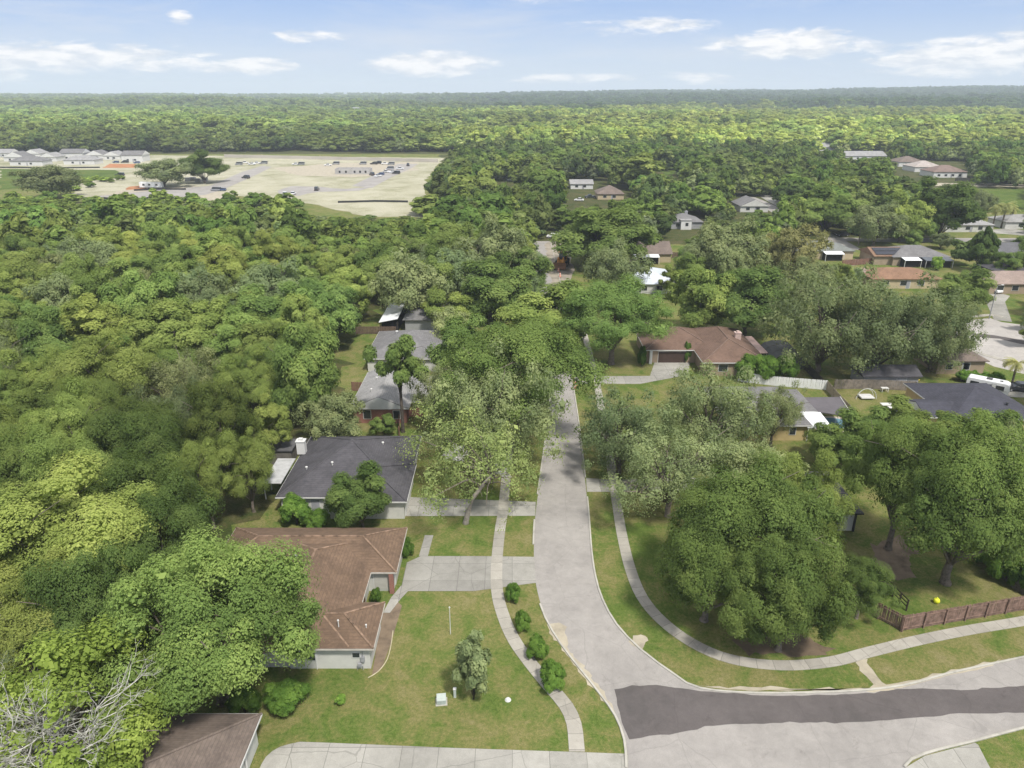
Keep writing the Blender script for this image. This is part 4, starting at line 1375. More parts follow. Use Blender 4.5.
# three houses by the far lane and two long white ones
house_px('lane_end_house', 'far white house with a reddish roof at the end of the lane row', 934, 969, 172, 17, shingle_mat('far_red_shingles', (0.19, 0.14, 0.12), (0.16, 0.115, 0.10)), white_trim, 'hipx', 0.4, 3.4, wins=4)
house_px('lane_mid_house', 'far house with a pale tan roof in the middle of the lane row', 915, 944, 167, 17, shingle_mat('far_tan_shingles', (0.36, 0.32, 0.29), (0.30, 0.27, 0.24)), white_trim, 'hipx', 0.4, 3.2)
house_px('lane_first_house', 'far house with a grey tan roof at the tree side of the lane row', 899, 926, 162, 17, shing_taupe, white_trim, 'hipx', 0.4, 3.2)
house_px('far_long_house', 'far long low building with a white roof behind the dark treetops', 845, 888, 156, 20, shing_pale, white_trim, 'gabx', 0.3, 3.2)
house_px('far_white_house', 'far small white roof tucked in the treetops beyond the long white one', 818, 834, 147, 20, shing_pale, white_trim, 'gabx', 0.3, 3.2)
# new houses going up beyond the wood
NEW = [(-12, 10, 153, 'gabx'), (2, 25, 157, 'gaby'), (22, 40, 153.5, 'gaby'), (8, 42, 161, 'hipx'), (38, 56, 157, 'gaby'), (58, 82, 153, 'gabx'), (62, 94, 160, 'hipx'), (84, 104, 155, 'gaby'), (102, 120, 155.5, 'gaby'), (120, 142, 155, 'gabx')]
for k, (a, b, row, kd) in enumerate(NEW):
    e = 5.0 if k in (5, 9) else 3.3
    house_px('new_house', 'finished two storey white house with a grey roof in the new row' if k in (5, 9) else 'new single storey white house with a pale grey roof in the far row', a, b, row, 13, shing_grey if k % 2 else shing_pale, white_trim, kd, 0.42, e, wins=2, group='tall new houses at the building site' if k in (5, 9) else 'low new houses at the building site')
uf = empty('unfinished_house', (*G(354, 173.5), 0), 'roofless grey block walls of a house under construction', 'unfinished house')
_m = MB()
_w = 11.0
for (a, b, c, d) in ((-_w, _w, -5, -4.7), (-_w, _w, 4.7, 5), (-_w + .002, -_w + .3, -4.69, 4.69), (_w - .3, _w - .002, -4.69, 4.69), (-2, -1.7, -4.69, 4.69)):
    _m.box(a, b, c, d, 0, 3.4)
_m.build('wall', simple('block_wall', (0.40, 0.385, 0.37), 0.9, 0.12, 0.3), uf)
for x in (-8, -4, 1.5, 5, 8.5):
    opening(uf, 'S', x, 0.9, 1.1, 1.3, -5.0, pane=dark_open, frame=grey_p, child='opening')
#PART5

# ------------------------------------------------------------------ fences
def board_fence(name, pts, h, mat, label, bw=0.14, gap=0.012, jit=0.05, group=None, post=2.4, thick=0.03, caps=None):
    o = Vector(pts[0])
    root = empty(name, (o.x, o.y, 0), label, 'fence', group)
    r = random.Random(len(label))
    posts = MB()
    for a, b in zip(pts, pts[1:]):
        a, b = Vector(a) - o, Vector(b) - o
        d = (b - a)
        n = max(1, int(d.length / bw))
        ang = math.atan2(d.y, d.x)
        pan, rail = MB(), MB()
        for i in range(n):
            p = a.lerp(b, (i + 0.5) / n)
            hh = h + r.uniform(-jit, jit)
            m = Matrix.Translation((p.x, p.y, 0)) @ Matrix.Rotation(ang + r.gauss(0, 0.03), 4, 'Z') @ Matrix.Rotation(r.gauss(0, 0.012), 4, 'Y')
            pan.box(-bw / 2 + gap, bw / 2 - gap, -thick / 2, thick / 2, 0.03, hh, m)
        pan.build('board_panel', mat, root)
        m = Matrix.Translation((a.x, a.y, 0)) @ Matrix.Rotation(ang, 4, 'Z')
        for z in (0.3, h - 0.35):
            rail.box(0.02, d.length - 0.02, thick / 2 + 0.002, thick / 2 + 0.045, z, z + 0.09, m)
        rail.build('rail', mat, root)
        k = max(1, round(d.length / post))
        for i in range(k + 1):
            p = a.lerp(b, i / k)
            m = Matrix.Translation((p.x, p.y, 0)) @ Matrix.Rotation(ang, 4, 'Z')
            MB().box(-0.05, 0.05, thick / 2 + 0.05, thick / 2 + 0.15, -0.2, h - 0.06, m).build('post', caps or mat, root)
    return root


board_fence('wood_fence', [G(1110, 566), G(1024, 592 + 18), G(901, 627 + 4), G(856, 607), G(846, 601)], 1.85, wood_fence, 'weathered reddish brown board fence along the sidewalk under the oaks')
rf = empty('rail_fence', (*G(907, 612), 0), 'short dark rail fence slanting up the yard behind the board fence', 'fence')
_a, _b = Vector((0, 0.2)), Vector(G(873, 577)) - Vector(G(907, 612))
_d = _b - _a
for i in range(6):
    p = _a.lerp(_b, i / 5)
    MB().box(p.x - .06, p.x + .06, p.y - .06, p.y + .06, -0.2, 1.35).build('post', rail_wood, rf)
for z in (0.35, 0.75, 1.15):
    m = Matrix.Translation((_a.x, _a.y, z)) @ Matrix.Rotation(math.atan2(_d.y, _d.x), 4, 'Z')
    MB().box(0, _d.length, -0.085, -0.062, 0, 0.13, m).build('rail', rail_wood, rf)
board_fence('privacy_fence', [G(966, 540), G(985, 560), G(1012, 588), G(1040, 606)], 1.8, grey_fence, 'mossy grey board fence half hidden by creepers at the yard edge')
board_fence('vinyl_fence', [G(738, 381.5), G(775, 386), G(826, 390)], 1.8, simple('white_vinyl', (0.72, 0.72, 0.70), 0.5, 0.05), 'white vinyl fence behind the dark patio canopy', bw=0.2, jit=0.0)
board_fence('tan_fence', [G(826, 390), G(838, 404), G(853, 420)], 1.75, simple('tan_boards', (0.30, 0.25, 0.19), 0.95, 0.25, 1.6), 'tan board fence running down beside the dark patio canopy')
board_fence('garden_fence', [G(834, 389), G(872, 389), G(914, 391)], 1.8, simple('grey_tan_boards', (0.235, 0.20, 0.165), 0.95, 0.3, 1.6), 'grey brown board fence in front of the shed and the kayak')
board_fence('garden_fence', [G(914, 391), G(927, 402)], 1.8, simple('grey_tan_boards', (0.235, 0.20, 0.165)), 'short brown board fence running to the slate roofed house')
board_fence('side_fence', [G(784, 348), G(800, 365), G(821, 387)], 1.7, simple('dark_boards', (0.055, 0.05, 0.045), 0.95, 0.25, 1.6), 'dark fence slanting past the curved pool enclosure', bw=0.2)
board_fence('yard_fence', [G(250, 447), G(312, 449)], 1.7, grey_fence, 'grey board fence behind the charcoal roofed house', bw=0.2)
board_fence('yard_fence', [G(352, 391), G(384, 391)], 1.7, simple('red_brown_boards', (0.20, 0.11, 0.08), 0.95, 0.25, 1.6), 'reddish brown board fence across the small lawn beside the brick house', bw=0.2)
board_fence('yard_fence', [G(356, 334), G(396, 334)], 1.7, simple('brown_boards', (0.13, 0.09, 0.065), 0.95, 0.25, 1.6), 'dark brown board fence below the white metal shelter', bw=0.2)
board_fence('yard_fence', [G(400, 436), G(399, 408)], 1.7, simple('red_brown_boards', (0.20, 0.11, 0.08)), 'rust coloured fence beside the brick gable wall', bw=0.2)
board_fence('yard_fence', [G(672, 258), G(698, 258)], 1.8, simple('brown_boards', (0.13, 0.09, 0.065)), 'brown fence beside the porch house', bw=0.25)
board_fence('yard_fence', [G(842, 266), G(872, 264)], 1.8, simple('red_brown_boards', (0.20, 0.11, 0.08)), 'reddish fence between the solar house and the mossy roof', bw=0.25)
board_fence('lane_fence', [G(955, 181), G(1060, 183)], 2.0, simple('dark_boards', (0.055, 0.05, 0.045)), 'long dark fence behind the far lane', bw=0.5, jit=0.0, post=6)
bw_ = empty('boundary_wall', (*G(225, 158.5), 0), 'long pale boundary wall between the building site and the woods', 'wall')
_o = Vector(G(225, 158.5))
_l = [Vector(G(*p)) - _o for p in ((225, 157.5), (262, 158.2), (320, 159.5), (380, 161), (438, 162.5))]
for a, b in zip(_l, _l[1:]):
    m = Matrix.Translation((a.x, a.y, 0)) @ Matrix.Rotation(math.atan2((b - a).y, (b - a).x), 4, 'Z')
    MB().box(0, (b - a).length - 0.01, -0.15, 0.15, 0, 2.4, m).build('wall_panel', simple('precast_wall', (0.44, 0.40, 0.35), 0.9, 0.1, 0.05), bw_)
    MB().box(-0.3, 0.3, -0.3, 0.3, 0, 2.7, m).build('pillar', simple('precast_wall', (0.44, 0.40, 0.35)), bw_)
for pts, lab in (([(338, 203), (375, 202), (408, 202.5)], 'black silt fence across the near edge of the building site'), ([(104, 199), (125, 201), (160, 198)], 'black silt fence round the lower graded pad'), ([(134, 191), (160, 190), (186, 190)], 'black silt fence between clay bank and site road'), ([(0, 168), (55, 168.5), (100, 168)], 'black silt fence below the row of new houses')):
    _p = [Vector(G(*q)) for q in pts]
    sf = empty('silt_fence', (_p[0].x, _p[0].y, 0), lab, 'fence', None)
    for a, b in zip(_p, _p[1:]):
        a, b = a - _p[0], b - _p[0]
        m = Matrix.Translation((a.x, a.y, 0)) @ Matrix.Rotation(math.atan2((b - a).y, (b - a).x), 4, 'Z')
        MB().box(0, (b - a).length, -0.03, 0.03, 0, 0.95, m).build('fabric', black_trim, sf)

# ------------------------------------------------------------------ vehicles and machines
def make_car(name, label, mat, L=4.6, W=1.85, H=1.5, shape='sedan', cat='car', group=None):
    root = empty(name, (0, 0, 0), label, cat, group)
    h = L / 2
    if shape == 'sedan':
        low = [(-h, .35), (-h, .78), (-h + .15, .92), (-h + .9, .98), (h - 1.25, .98), (h - .2, .80), (h, .62), (h, .32)]
        cab = [(-h + .75, .97), (-h + 1.35, H - .04), (-h + 2.6, H), (h - 1.3, .97)]
        rf = [(-h + 1.34, H - .045), (-h + 1.40, H + .015), (-h + 2.55, H + .035), (-h + 2.66, H - .03)]
    elif shape == 'suv':
        low = [(-h, .42), (-h, .95), (-h + .1, 1.08), (h - 1.15, 1.08), (h - .15, .98), (h, .75), (h, .40)]
        cab = [(-h + .08, 1.07), (-h + .35, H - .05), (-h + 3.0, H), (h - 1.05, 1.07)]
        rf = [(-h + .34, H - .055), (-h + .42, H + .015), (-h + 2.95, H + .04), (-h + 3.08, H - .04)]
    elif shape == 'pickup':
        low = [(-h, .5), (-h, 1.06), (h - 1.5, 1.06), (h - .2, 1.02), (h, .8), (h, .45)]
        cab = [(-h + 1.95, 1.05), (-h + 2.05, H - .05), (-h + 3.4, H), (h - 1.35, 1.05)]
        rf = [(-h + 2.03, H - .055), (-h + 2.1, H + .015), (-h + 3.3, H + .04), (-h + 3.5, H - .04)]
    else:                                    # van
        low = [(-h, .4), (-h, 1.1), (h - .7, 1.1), (h - .1, .95), (h, .75), (h, .38)]
        cab = [(-h + .02, 1.09), (-h + .08, H - .1), (-h + .3, H), (h - 1.5, H), (h - .65, 1.09)]
        rf = [(-h + .07, H - .11), (-h + .28, H + .02), (h - 1.5, H + .03), (h - 1.4, H - .06)]
    MB().profile_x(low, -W / 2, W / 2).build('body', mat, root, bevel=0.06)
    MB().profile_x(cab, -W / 2 + .12, W / 2 - .12).build('window_band', pane_m, root, bevel=0.03)
    MB().profile_x(rf, -W / 2 + .10, W / 2 - .10).build('roof_panel', mat, root, bevel=0.02)
    for sx in (-1, 1):
        for yy in (-h + .85, h - .85):
            wv = MB()
            prof = [(.20, -.11), (.30, -.11), (.335, -.06), (.335, .06), (.30, .11), (.20, .11)]
            wv.lathe(prof, 14)
            wh = wv.build('wheel', rubber, root)
            wh.rotation_euler = (0, R(90), 0)
            wh.location = (sx * (W / 2 - .08), yy, .335)
            MB().lathe([(.19, -.115), (.19, .115)], 10).build('rim', grey_p, wh)
        MB().box(sx * (W / 2 - .35) - .18, sx * (W / 2 - .35) + .18, h - .06, h + .012, .62, .76).build('headlight', white_trim, root)
        MB().box(sx * (W / 2 - .28) - .12, sx * (W / 2 - .28) + .12, -h - .012, -h + .06, .72, .90).build('tail_light', red_p, root)
    return root


def copy_tree(o, parent=None):
    c = o.copy()
    COL.objects.link(c)
    c.parent = parent
    for ch in o.children:
        copy_tree(ch, c)
    return c


def put(o, x, y, rz=0.0, z=0.0):
    o.location = (x, y, z)
    o.rotation_euler.z = R(rz)
    return o


white_car = simple('white_paint', (0.72, 0.72, 0.72), 0.3, 0.04, 1, 0.5)
black_car = simple('black_paint', (0.025, 0.026, 0.03), 0.25, 0.1, 1, 0.6)
grey_car = simple('silver_paint', (0.34, 0.35, 0.37), 0.3, 0.05, 1, 0.6, 0.3)
blue_car = simple('blue_paint', (0.05, 0.09, 0.20), 0.3, 0.08, 1, 0.6)
red_car = simple('red_paint', (0.30, 0.03, 0.03), 0.35, 0.08, 1, 0.5)
put(make_car('parked_car', 'black car parked beside the white camper near the palm', black_car, 4.7, 1.85, 1.5, 'sedan'), *G(1018, 390.5), 78)
put(make_car('parked_van', 'white minivan at the top of the pale driveway by the tan house', white_car, 5.0, 1.95, 1.85, 'suv', 'van'), *G(991, 292), 200)
put(make_car('parked_car', 'white car standing at the far end of the street beyond the orange loader', white_car, 4.6, 1.85, 1.6, 'suv'), *G(553, 238), 80)
put(make_car('parked_car', 'dark car under the trees at the far end of the street', black_car, 4.6, 1.85, 1.5), *G(560, 235.5), 100)
put(make_car('parked_car', 'white car in front of the small taupe roofed house', white_car, 4.6, 1.85, 1.5), *G(579, 201), 80)
put(make_car('pickup_truck', 'dark pickup truck beside the small taupe roofed house', black_car, 5.4, 1.95, 1.8, 'pickup', 'pickup'), *G(590, 198), 95)
put(make_car('parked_car', 'dark car in the shade beside the utility pole on the back road', black_car, 4.7, 1.85, 1.5), *G(842, 236), 90)
for x, lab in ((487, 'white van parked before the tree line at the edge of the site'), (512, 'white van parked by the rounded pale green tree')):
    put(make_car('parked_van', lab, white_car, 5.6, 2.0, 2.3, 'van', 'van'), *G(x, 181), 88)
# vehicles of the building site: copies of four kinds
src = {
    'w': make_car('site_pickup', 'white pickup parked on the pale building site', white_car, 5.4, 1.95, 1.8, 'pickup', 'pickup', 'white pickups at the building site'),
    'k': make_car('site_truck', 'black work truck parked on the pale building site', black_car, 5.6, 2.0, 2.1, 'suv', 'truck', 'black trucks at the building site'),
    'g': make_car('site_van', 'grey van parked on the pale building site', grey_car, 5.4, 2.0, 2.2, 'van', 'van', 'grey vans at the building site'),
    'b': make_car('site_car', 'blue car parked by the building site', blue_car, 4.6, 1.85, 1.6, 'suv', 'car', 'blue cars at the building site'),
}
used = set()
for k, x, y, a in (('g', 301, 165, 88), ('w', 296, 165, 92), ('g', 363, 164.5, 90), ('k', 374, 164.5, 80), ('k', 378, 164, 85), ('w', 385, 164.5, 95), ('g', 391, 165, 90), ('k', 372, 175.5, 30), ('w', 378, 177, 150), ('b', 381, 175, 60), ('w', 386, 172.5, 40), ('w', 393, 173, 120), ('k', 396, 174, 70), ('g', 390, 169.5, 100), ('w', 400, 169.5, 80), ('k', 408, 166, 10), ('k', 317, 190.5, 5), ('w', 293, 195, 0), ('w', 285, 195.5, 0), ('k', 246, 178.5, 60), ('g', 216, 191, 80), ('b', 222, 191, 85), ('w', 252, 165, 90), ('w', 257, 164, 90), ('g', 264, 164, 90), ('g', 239, 165, 90), ('w', 245, 163.5, 90), ('b', 116, 163, 90), ('k', 125, 163, 88), ('b', 137, 163.5, 92), ('k', 120, 176, 90), ('g', 336, 164.5, 90), ('w', 328, 166, 90)):
    o = src[k] if k not in used else copy_tree(src[k])
    used.add(k)
    put(o, *G(x, y), a)
# white site trailer
tr_ = empty('site_trailer', (*G(152, 188.5), 0), 'long white site trailer beside the orange clay bank', 'trailer')
MB().box(-6.0, 6.0, -1.3, 1.3, 0.7, 3.5).build('body', metal_white, tr_, bevel=0.12)
for x in (-3.6, -0.5, 3.4):
    opening(tr_, 'S', x, 1.7, 1.2, 0.9, -1.3)
for x in (-1.2, 1.2):
    w_ = MB().lathe([(.2, -.12), (.42, -.12), (.42, .12), (.2, .12)], 14).build('wheel', rubber, tr_)
    w_.rotation_euler = (R(90), 0, 0)
    w_.location = (x, -1.1, .42)
# stacked pallets / block piles on the site
for i, (x, y) in enumerate(((188, 181), (193, 180.5), (198, 182), (205, 181))):
    pb = empty('block_stack', (*G(x, y), 0), 'pale stack of blocks beside the site road', 'stack of blocks', 'pale block stacks beside the site road')
    r_ = random.Random(i)
    for k in range(3):
        MB().box(-1.5 + r_.uniform(-.2, .2), 1.5, -1.1, 1.1, 0.15 + k * 0.62, 0.74 + k * 0.62).build('block_layer', simple('block_wall', (0.42, 0.41, 0.40)), pb, bevel=0.03)
    MB().box(-1.5, 1.5, -1.0, 1.0, 0, 0.14).build('pallet', wood_fence, pb)

# the white camper
cx_, cy_ = G(986, 393)
cp = empty('camper_trailer', (cx_, cy_, 0), 'white camper trailer with dark windows parked behind the slate roofed house', 'camper', None, R(-38))
_pf = [(-3.6, .55), (-3.75, 1.2), (-3.65, 2.75), (-3.4, 3.0), (3.0, 3.0), (3.55, 2.7), (3.8, 1.6), (3.55, .75), (3.2, .55)]
_m = Matrix.Rotation(R(-90), 4, 'Z')
MB().profile_x(_pf, -1.22, 1.22, _m).build('body', white_car, cp, bevel=0.08)
for (a, b, z0, z1) in ((-2.9, -1.6, 1.55, 2.3), (-0.4, 0.5, 1.6, 2.25), (1.5, 2.7, 1.6, 2.3)):
    opening(cp, 'S', (a + b) / 2, z0, b - a, z1 - z0, -1.22, frame=black_trim)
opening(cp, 'S', 1.0, 0.7, 0.62, 1.8, -1.22, 'door', white_trim, grey_p, child='door_panel')
_s = MB()
for k, (a, b, z) in enumerate(((-3.3, -1.0, 0.9), (-2.2, 0.6, 1.1), (1.6, 3.2, 1.1))):
    _s.add([(a, -1.232, z), (b, -1.232, z + .32), (b + .25, -1.232, z + .42), (a + .1, -1.232, z + .22), (a, -1.222, z), (b, -1.222, z + .32), (b + .25, -1.222, z + .42), (a + .1, -1.222, z + .22)], [(0, 1, 2, 3), (4, 7, 6, 5), (0, 4, 5, 1), (1, 5, 6, 2), (2, 6, 7, 3), (3, 7, 4, 0)])
_s.build('stripe', grey_p, cp)
MB().box(-0.5, 0.5, -0.38, 0.38, 2.98, 3.25).build('air_conditioner', simple('ac_dark', (0.07, 0.07, 0.075)), cp, bevel=0.06)
MB().box(1.8, 2.3, -0.25, 0.25, 2.98, 3.1).build('roof_hatch', pane_m, cp, bevel=0.02)
MB().box(3.82, 3.86, -0.9, 0.9, 1.5, 2.3).box(3.5, 3.75, -0.95, 0.95, 1.5, 2.3).build('end_window', pane_m, cp)
for x in (-0.5, 0.5):
    for y in (-1.08, 1.08):
        w_ = MB().lathe([(.18, -.11), (.36, -.11), (.36, .11), (.18, .11)], 14).build('wheel', rubber, cp)
        w_.rotation_euler = (R(90), 0, 0)
        w_.location = (x - .3, y, .36)
MB().tube([(-3.6, -0.7, .6), (-4.9, 0, .55)], [.06, .06], 6).tube([(-3.6, 0.7, .6), (-4.9, 0, .55)], [.06, .06], 6).tube([(-4.8, 0, 0), (-4.8, 0, .7)], [.05, .05], 6).build('drawbar', black_trim, cp)

# orange wheel loader on the street
lx_, ly_ = G(562, 266)
wl = empty('wheel_loader', (lx_, ly_, 0), 'orange wheel loader working on the torn up far end of the street', 'loader', None, R(8))
MB().profile_x([(-3.4, 0.9), (-3.4, 2.2), (-1.2, 2.3), (-1.2, 1.3), (0.4, 1.2), (0.4, 0.8)], -1.0, 1.0).build('body', orange_p, wl, bevel=0.06)
MB().profile_x([(0.55, 0.7), (0.55, 1.7), (1.9, 1.5), (1.9, 0.7)], -0.9, 0.9).build('front_frame', orange_p, wl, bevel=0.05)
cb = MB().profile_x([(-1.15, 1.35), (-1.2, 3.2), (0.1, 3.25), (0.4, 2.2), (0.4, 1.3)], -0.75, 0.75).build('cab', pane_m, wl, bevel=0.03)
MB().box(-0.95, 0.95, -1.4, 0.4, 3.26, 3.42).build('cab_roof', orange_p, cb, bevel=0.04)
for s_ in (-0.6, 0.6):
    MB().tube([(s_, 0.9, 1.7), (s_, 2.3, 2.5), (s_, 3.9, 1.0)], [.16, .17, .13], 6).build('lift_arm', orange_p, wl)
MB().profile_x([(3.6, 0.35), (3.7, 1.6), (3.95, 1.65), (4.1, 0.8), (5.0, 0.35), (4.9, 0.25)], -1.5, 1.5).build('bucket', simple('rusty_bucket', (0.20, 0.10, 0.05)), wl)
MB().box(-0.98, 0.98, -3.62, -3.42, 0.9, 1.6).build('counterweight', black_trim, wl, bevel=0.03)
for sx in (-1.15, 1.15):
    for y in (-2.2, 1.2):
        w_ = MB().lathe([(.3, -.3), (.70, -.3), (.80, -.2), (.80, .2), (.70, .3), (.3, .3)], 16).build('wheel', rubber, wl)
        w_.rotation_euler = (0, R(90), 0)
        w_.location = (sx, y, .8)
        MB().lathe([(.29, -.31), (.29, .31)], 10).build('rim', orange_p, w_)


def barrel(x, y, label, group=None):
    b = empty('traffic_barrel', (x, y, 0), label, 'traffic barrel', group)
    MB().lathe([(.40, 0), (.40, .08), (.31, .09)], 16).build('base', rubber, b)
    for i in range(6):
        r0, r1 = .30 - .016 * i, .30 - .016 * (i + 1)
        MB().lathe([(r0, .09 + .16 * i), (r1, .09 + .16 * (i + 1) - .004)], 16).build('band', orange_b if i % 2 == 0 else white_trim, b)
    MB().box(-.15, .15, -.03, .03, 1.05, 1.16).build('handle', orange_b, b)


wl.scale = (1.25, 1.25, 1.25)
wl.rotation_euler.z = R(168)
barrel(*G(575.5, 388), 'orange and white traffic barrel at the kerb by the driveway opening')
barrel(*G(558.5, 272), 'upper orange traffic barrel standing before the loader', None)
barrel(*G(560, 277), 'lower orange traffic barrel standing before the loader', None)


def person(x, y, label, shirt, rz):
    p = empty('person', (x, y, 0), label, 'person', None, R(rz))
    me = bpy.data.meshes.new('body')
    bm = bmesh.new()
    pts = [((0, 0, .95), .15), ((0, 0, 1.2), .15), ((0, 0, 1.42), .14), ((0, .01, 1.52), .06), ((0, .02, 1.66), .10), ((0, .02, 1.74), .08),
           ((.11, 0, .85), .095), ((.13, .03, .48), .065), ((.13, -.02, .08), .05), ((.13, .12, .04), .045),
           ((-.11, 0, .85), .095), ((-.13, -.03, .48), .065), ((-.13, -.08, .08), .05), ((-.13, .06, .04), .045),
           ((.21, 0, 1.40), .065), ((.27, .04, 1.12), .048), ((.25, .18, .92), .036),
           ((-.21, 0, 1.40), .065), ((-.27, .02, 1.12), .048), ((-.26, .12, .90), .036)]
    vs = [bm.verts.new(c) for c, _ in pts]
    for a, b in ((0, 1), (1, 2), (2, 3), (3, 4), (4, 5), (0, 6), (6, 7), (7, 8), (8, 9), (0, 10), (10, 11), (11, 12), (12, 13), (2, 14), (14, 15), (15, 16), (2, 17), (17, 18), (18, 19)):
        bm.edges.new((vs[a], vs[b]))
    bm.to_mesh(me)
    bm.free()
    b = link(bpy.data.objects.new('body', me), p)
    md = b.modifiers.new('skin', 'SKIN')
    for i, (_, r_) in enumerate(pts):
        me.skin_vertices[0].data[i].radius = (r_, r_ * .85)
    me.skin_vertices[0].data[0].use_root = True
    b.modifiers.new('sub', 'SUBSURF').render_levels = 1
    me.materials.append(simple('worker_clothes', (0.06, 0.07, 0.10), 0.9))
    MB().lathe([(.17, .98), (.20, 1.2), (.21, 1.42), (.10, 1.50)], 12).build('vest', shirt, p)
    MB().lathe([(.16, 1.70), (.145, 1.76), (.12, 1.82), (.05, 1.86)], 12, (0, .02, 0)).build('helmet', white_trim, p)


person(*G(558, 268), 'worker in an orange vest standing on the street beside the loader', orange_b, 160)

# ------------------------------------------------------------------ small things in the yards
cp.scale = (0.86, 0.86, 0.86)
ut = empty('utility_box', (*G(441.5, 702), 0), 'pale green utility cabinet on a pad in the front lawn', 'utility box', None, R(6))
MB().box(-.62, .62, -.55, .55, -.05, .08).build('pad', kerbm, ut, bevel=0.015)
MB().profile_x([(-.45, .081), (-.45, .62), (-.38, .72), (.45, .78), (.45, .081)], -.5, .5).build('cabinet', green_box, ut, bevel=0.02)
MB().box(-.42, .42, -.475, -.452, .14, .60).build('door', simple('utility_door', (0.34, 0.38, 0.35)), ut)
ut.scale = (0.8, 0.8, 0.8)
up = empty('utility_pedestal', (*G(455, 697), 0), 'thin pale utility pedestal next to the young tree', 'pedestal')
MB().box(-.11, .11, -.11, .11, 0, .85).build('post', green_box, up, bevel=0.02)
MB().box(-.14, .14, -.14, .14, .852, .98).build('cap', white_trim, up, bevel=0.03)
uc = empty('valve_cover', (*G(508, 700), 0), 'small white domed cover lying in the grass beside the sidewalk', 'cover')
MB().lathe([(.30, 0), (.30, .10), (.22, .22), (.06, .27)], 14).build('dome', white_trim, uc, smooth=False)
MB().lathe([(.36, -.02), (.36, .03)], 14).build('rim', white_trim, uc)
uc.scale = (0.75, 0.75, 0.75)
lp = empty('lawn_pole', (*G(450.5, 634), 0), 'slim pale pole standing alone in the front lawn', 'pole')
MB().tube([(0, 0, -.1), (0, 0, 3.1)], [.04, .03], 8).build('shaft', white_trim, lp)
MB().lathe([(.07, 3.1), (.08, 3.16), (.03, 3.22)], 10).build('finial', white_trim, lp)
ge = empty('garden_edging', (*G(393, 632), 0), 'pale thin edging curving along the lawn beside the brown house', 'edging')
_o = Vector(G(393, 632))
MB().tube([(p[0] - _o.x, p[1] - _o.y, .04) for p in smooth_line([G(x, y) for x, y in ((393, 631), (391, 645), (387, 660), (378, 672), (368, 678))], .5)], [.05] * len(smooth_line([G(x, y) for x, y in ((393, 631), (391, 645), (387, 660), (378, 672), (368, 678))], .5)), 6).build('edge_strip', simple('tan_edging', (0.42, 0.37, 0.25)), ge)
gs = empty('gas_meter', (-13.6, 50.3, 0), 'small grey gas meter at the foot of the white end wall', 'meter')
MB().tube([(-.25, 0, 0), (-.25, 0, .5), (0, 0, .55), (.25, 0, .5), (.25, 0, 0)], [.035] * 5, 6).build('pipe', grey_p, gs)
MB().box(-.17, .17, -.12, .12, .42, .78).build('meter_body', grey_p, gs, bevel=0.03)
yb = empty('yard_toy', (*G(936, 603), 0), 'bright yellow ball shaped toy just behind the board fence', 'toy')
MB().lathe([(.05, .0), (.32, .1), (.42, .38), (.33, .66), (.08, .78)], 14).build('ball', lime_p, yb, smooth=True)
MB().lathe([(.02, .78), (.09, .8), (.10, .9), (.03, .96)], 10).build('knob', lime_p, yb)
yb.scale = (0.75, 0.75, 0.75)
ky = empty('kayak', (*G(905, 381), 0), 'yellow kayak lying on the grass behind the board fence', 'kayak', None, R(-12))
_m = MB()
_rings = []
for i in range(15):
    u = -1 + 2 * i / 14
    wd = .42 * (1 - abs(u) ** 2.6) + .02
    _rings.append([(u * 2.4, wd * math.cos(a), .32 + .10 * abs(u) ** 3 + (.24 if math.sin(a) > 0 else .30) * (1 - abs(u) ** 3 * .8) * math.sin(a)) for a in [2 * math.pi * k / 10 for k in range(10)]])
_vs = [p for r_ in _rings for p in r_]
_m.add(_vs, [(i * 10 + k, i * 10 + (k + 1) % 10, (i + 1) * 10 + (k + 1) % 10, (i + 1) * 10 + k) for i in range(14) for k in range(10)] + [tuple(range(10)), tuple(range(140, 150))[::-1]])
_m.build('hull', yellow_p, ky, smooth=True)
MB().lathe([(.32, .50), (.36, .58), (.30, .60)], 14).build('cockpit', black_trim, ky)
sd_ = empty('garden_shed', (*G(884, 383), 0), 'dark roofed garden shed with a pale end wall behind the board fence', 'shed')
MB().box(-5.0, 4.6, -2.4, 2.4, 0, 2.3).build('wall', grey_wall, sd_)
_m = MB()
roof_block(_m, -5.4, 5.0, -2.8, 2.8, 2.35, .42, 'gabx')
_m.build('roof', shing_char, sd_)
_m = MB()
_m.add([(-5.02, -2.4, 2.25), (-5.02, 2.4, 2.25), (-5.02, 0, 3.3), (-4.9, -2.4, 2.25), (-4.9, 2.4, 2.25), (-4.9, 0, 3.3)], [(0, 2, 1), (3, 4, 5), (0, 1, 4, 3), (1, 2, 5, 4), (2, 0, 3, 5)])
_m.build('gable', white_trim, sd_)
opening(sd_, 'S', 1.6, 0.1, 1.6, 1.9, -2.4, 'door', grey_p, child='door_panel')
rb = empty('red_cart', (*G(888, 376), 0), 'dull red garden machine beside the dark roofed shed', 'garden machine')
MB().box(-.9, .9, -.5, .5, .35, 1.0).build('body', red_p, rb, bevel=0.08)
for x in (-.6, .6):
    w_ = MB().lathe([(.1, -.1), (.3, -.1), (.3, .1), (.1, .1)], 12).build('wheel', rubber, rb)
    w_.rotation_euler = (R(90), 0, 0)
    w_.location = (x, -.5, .3)
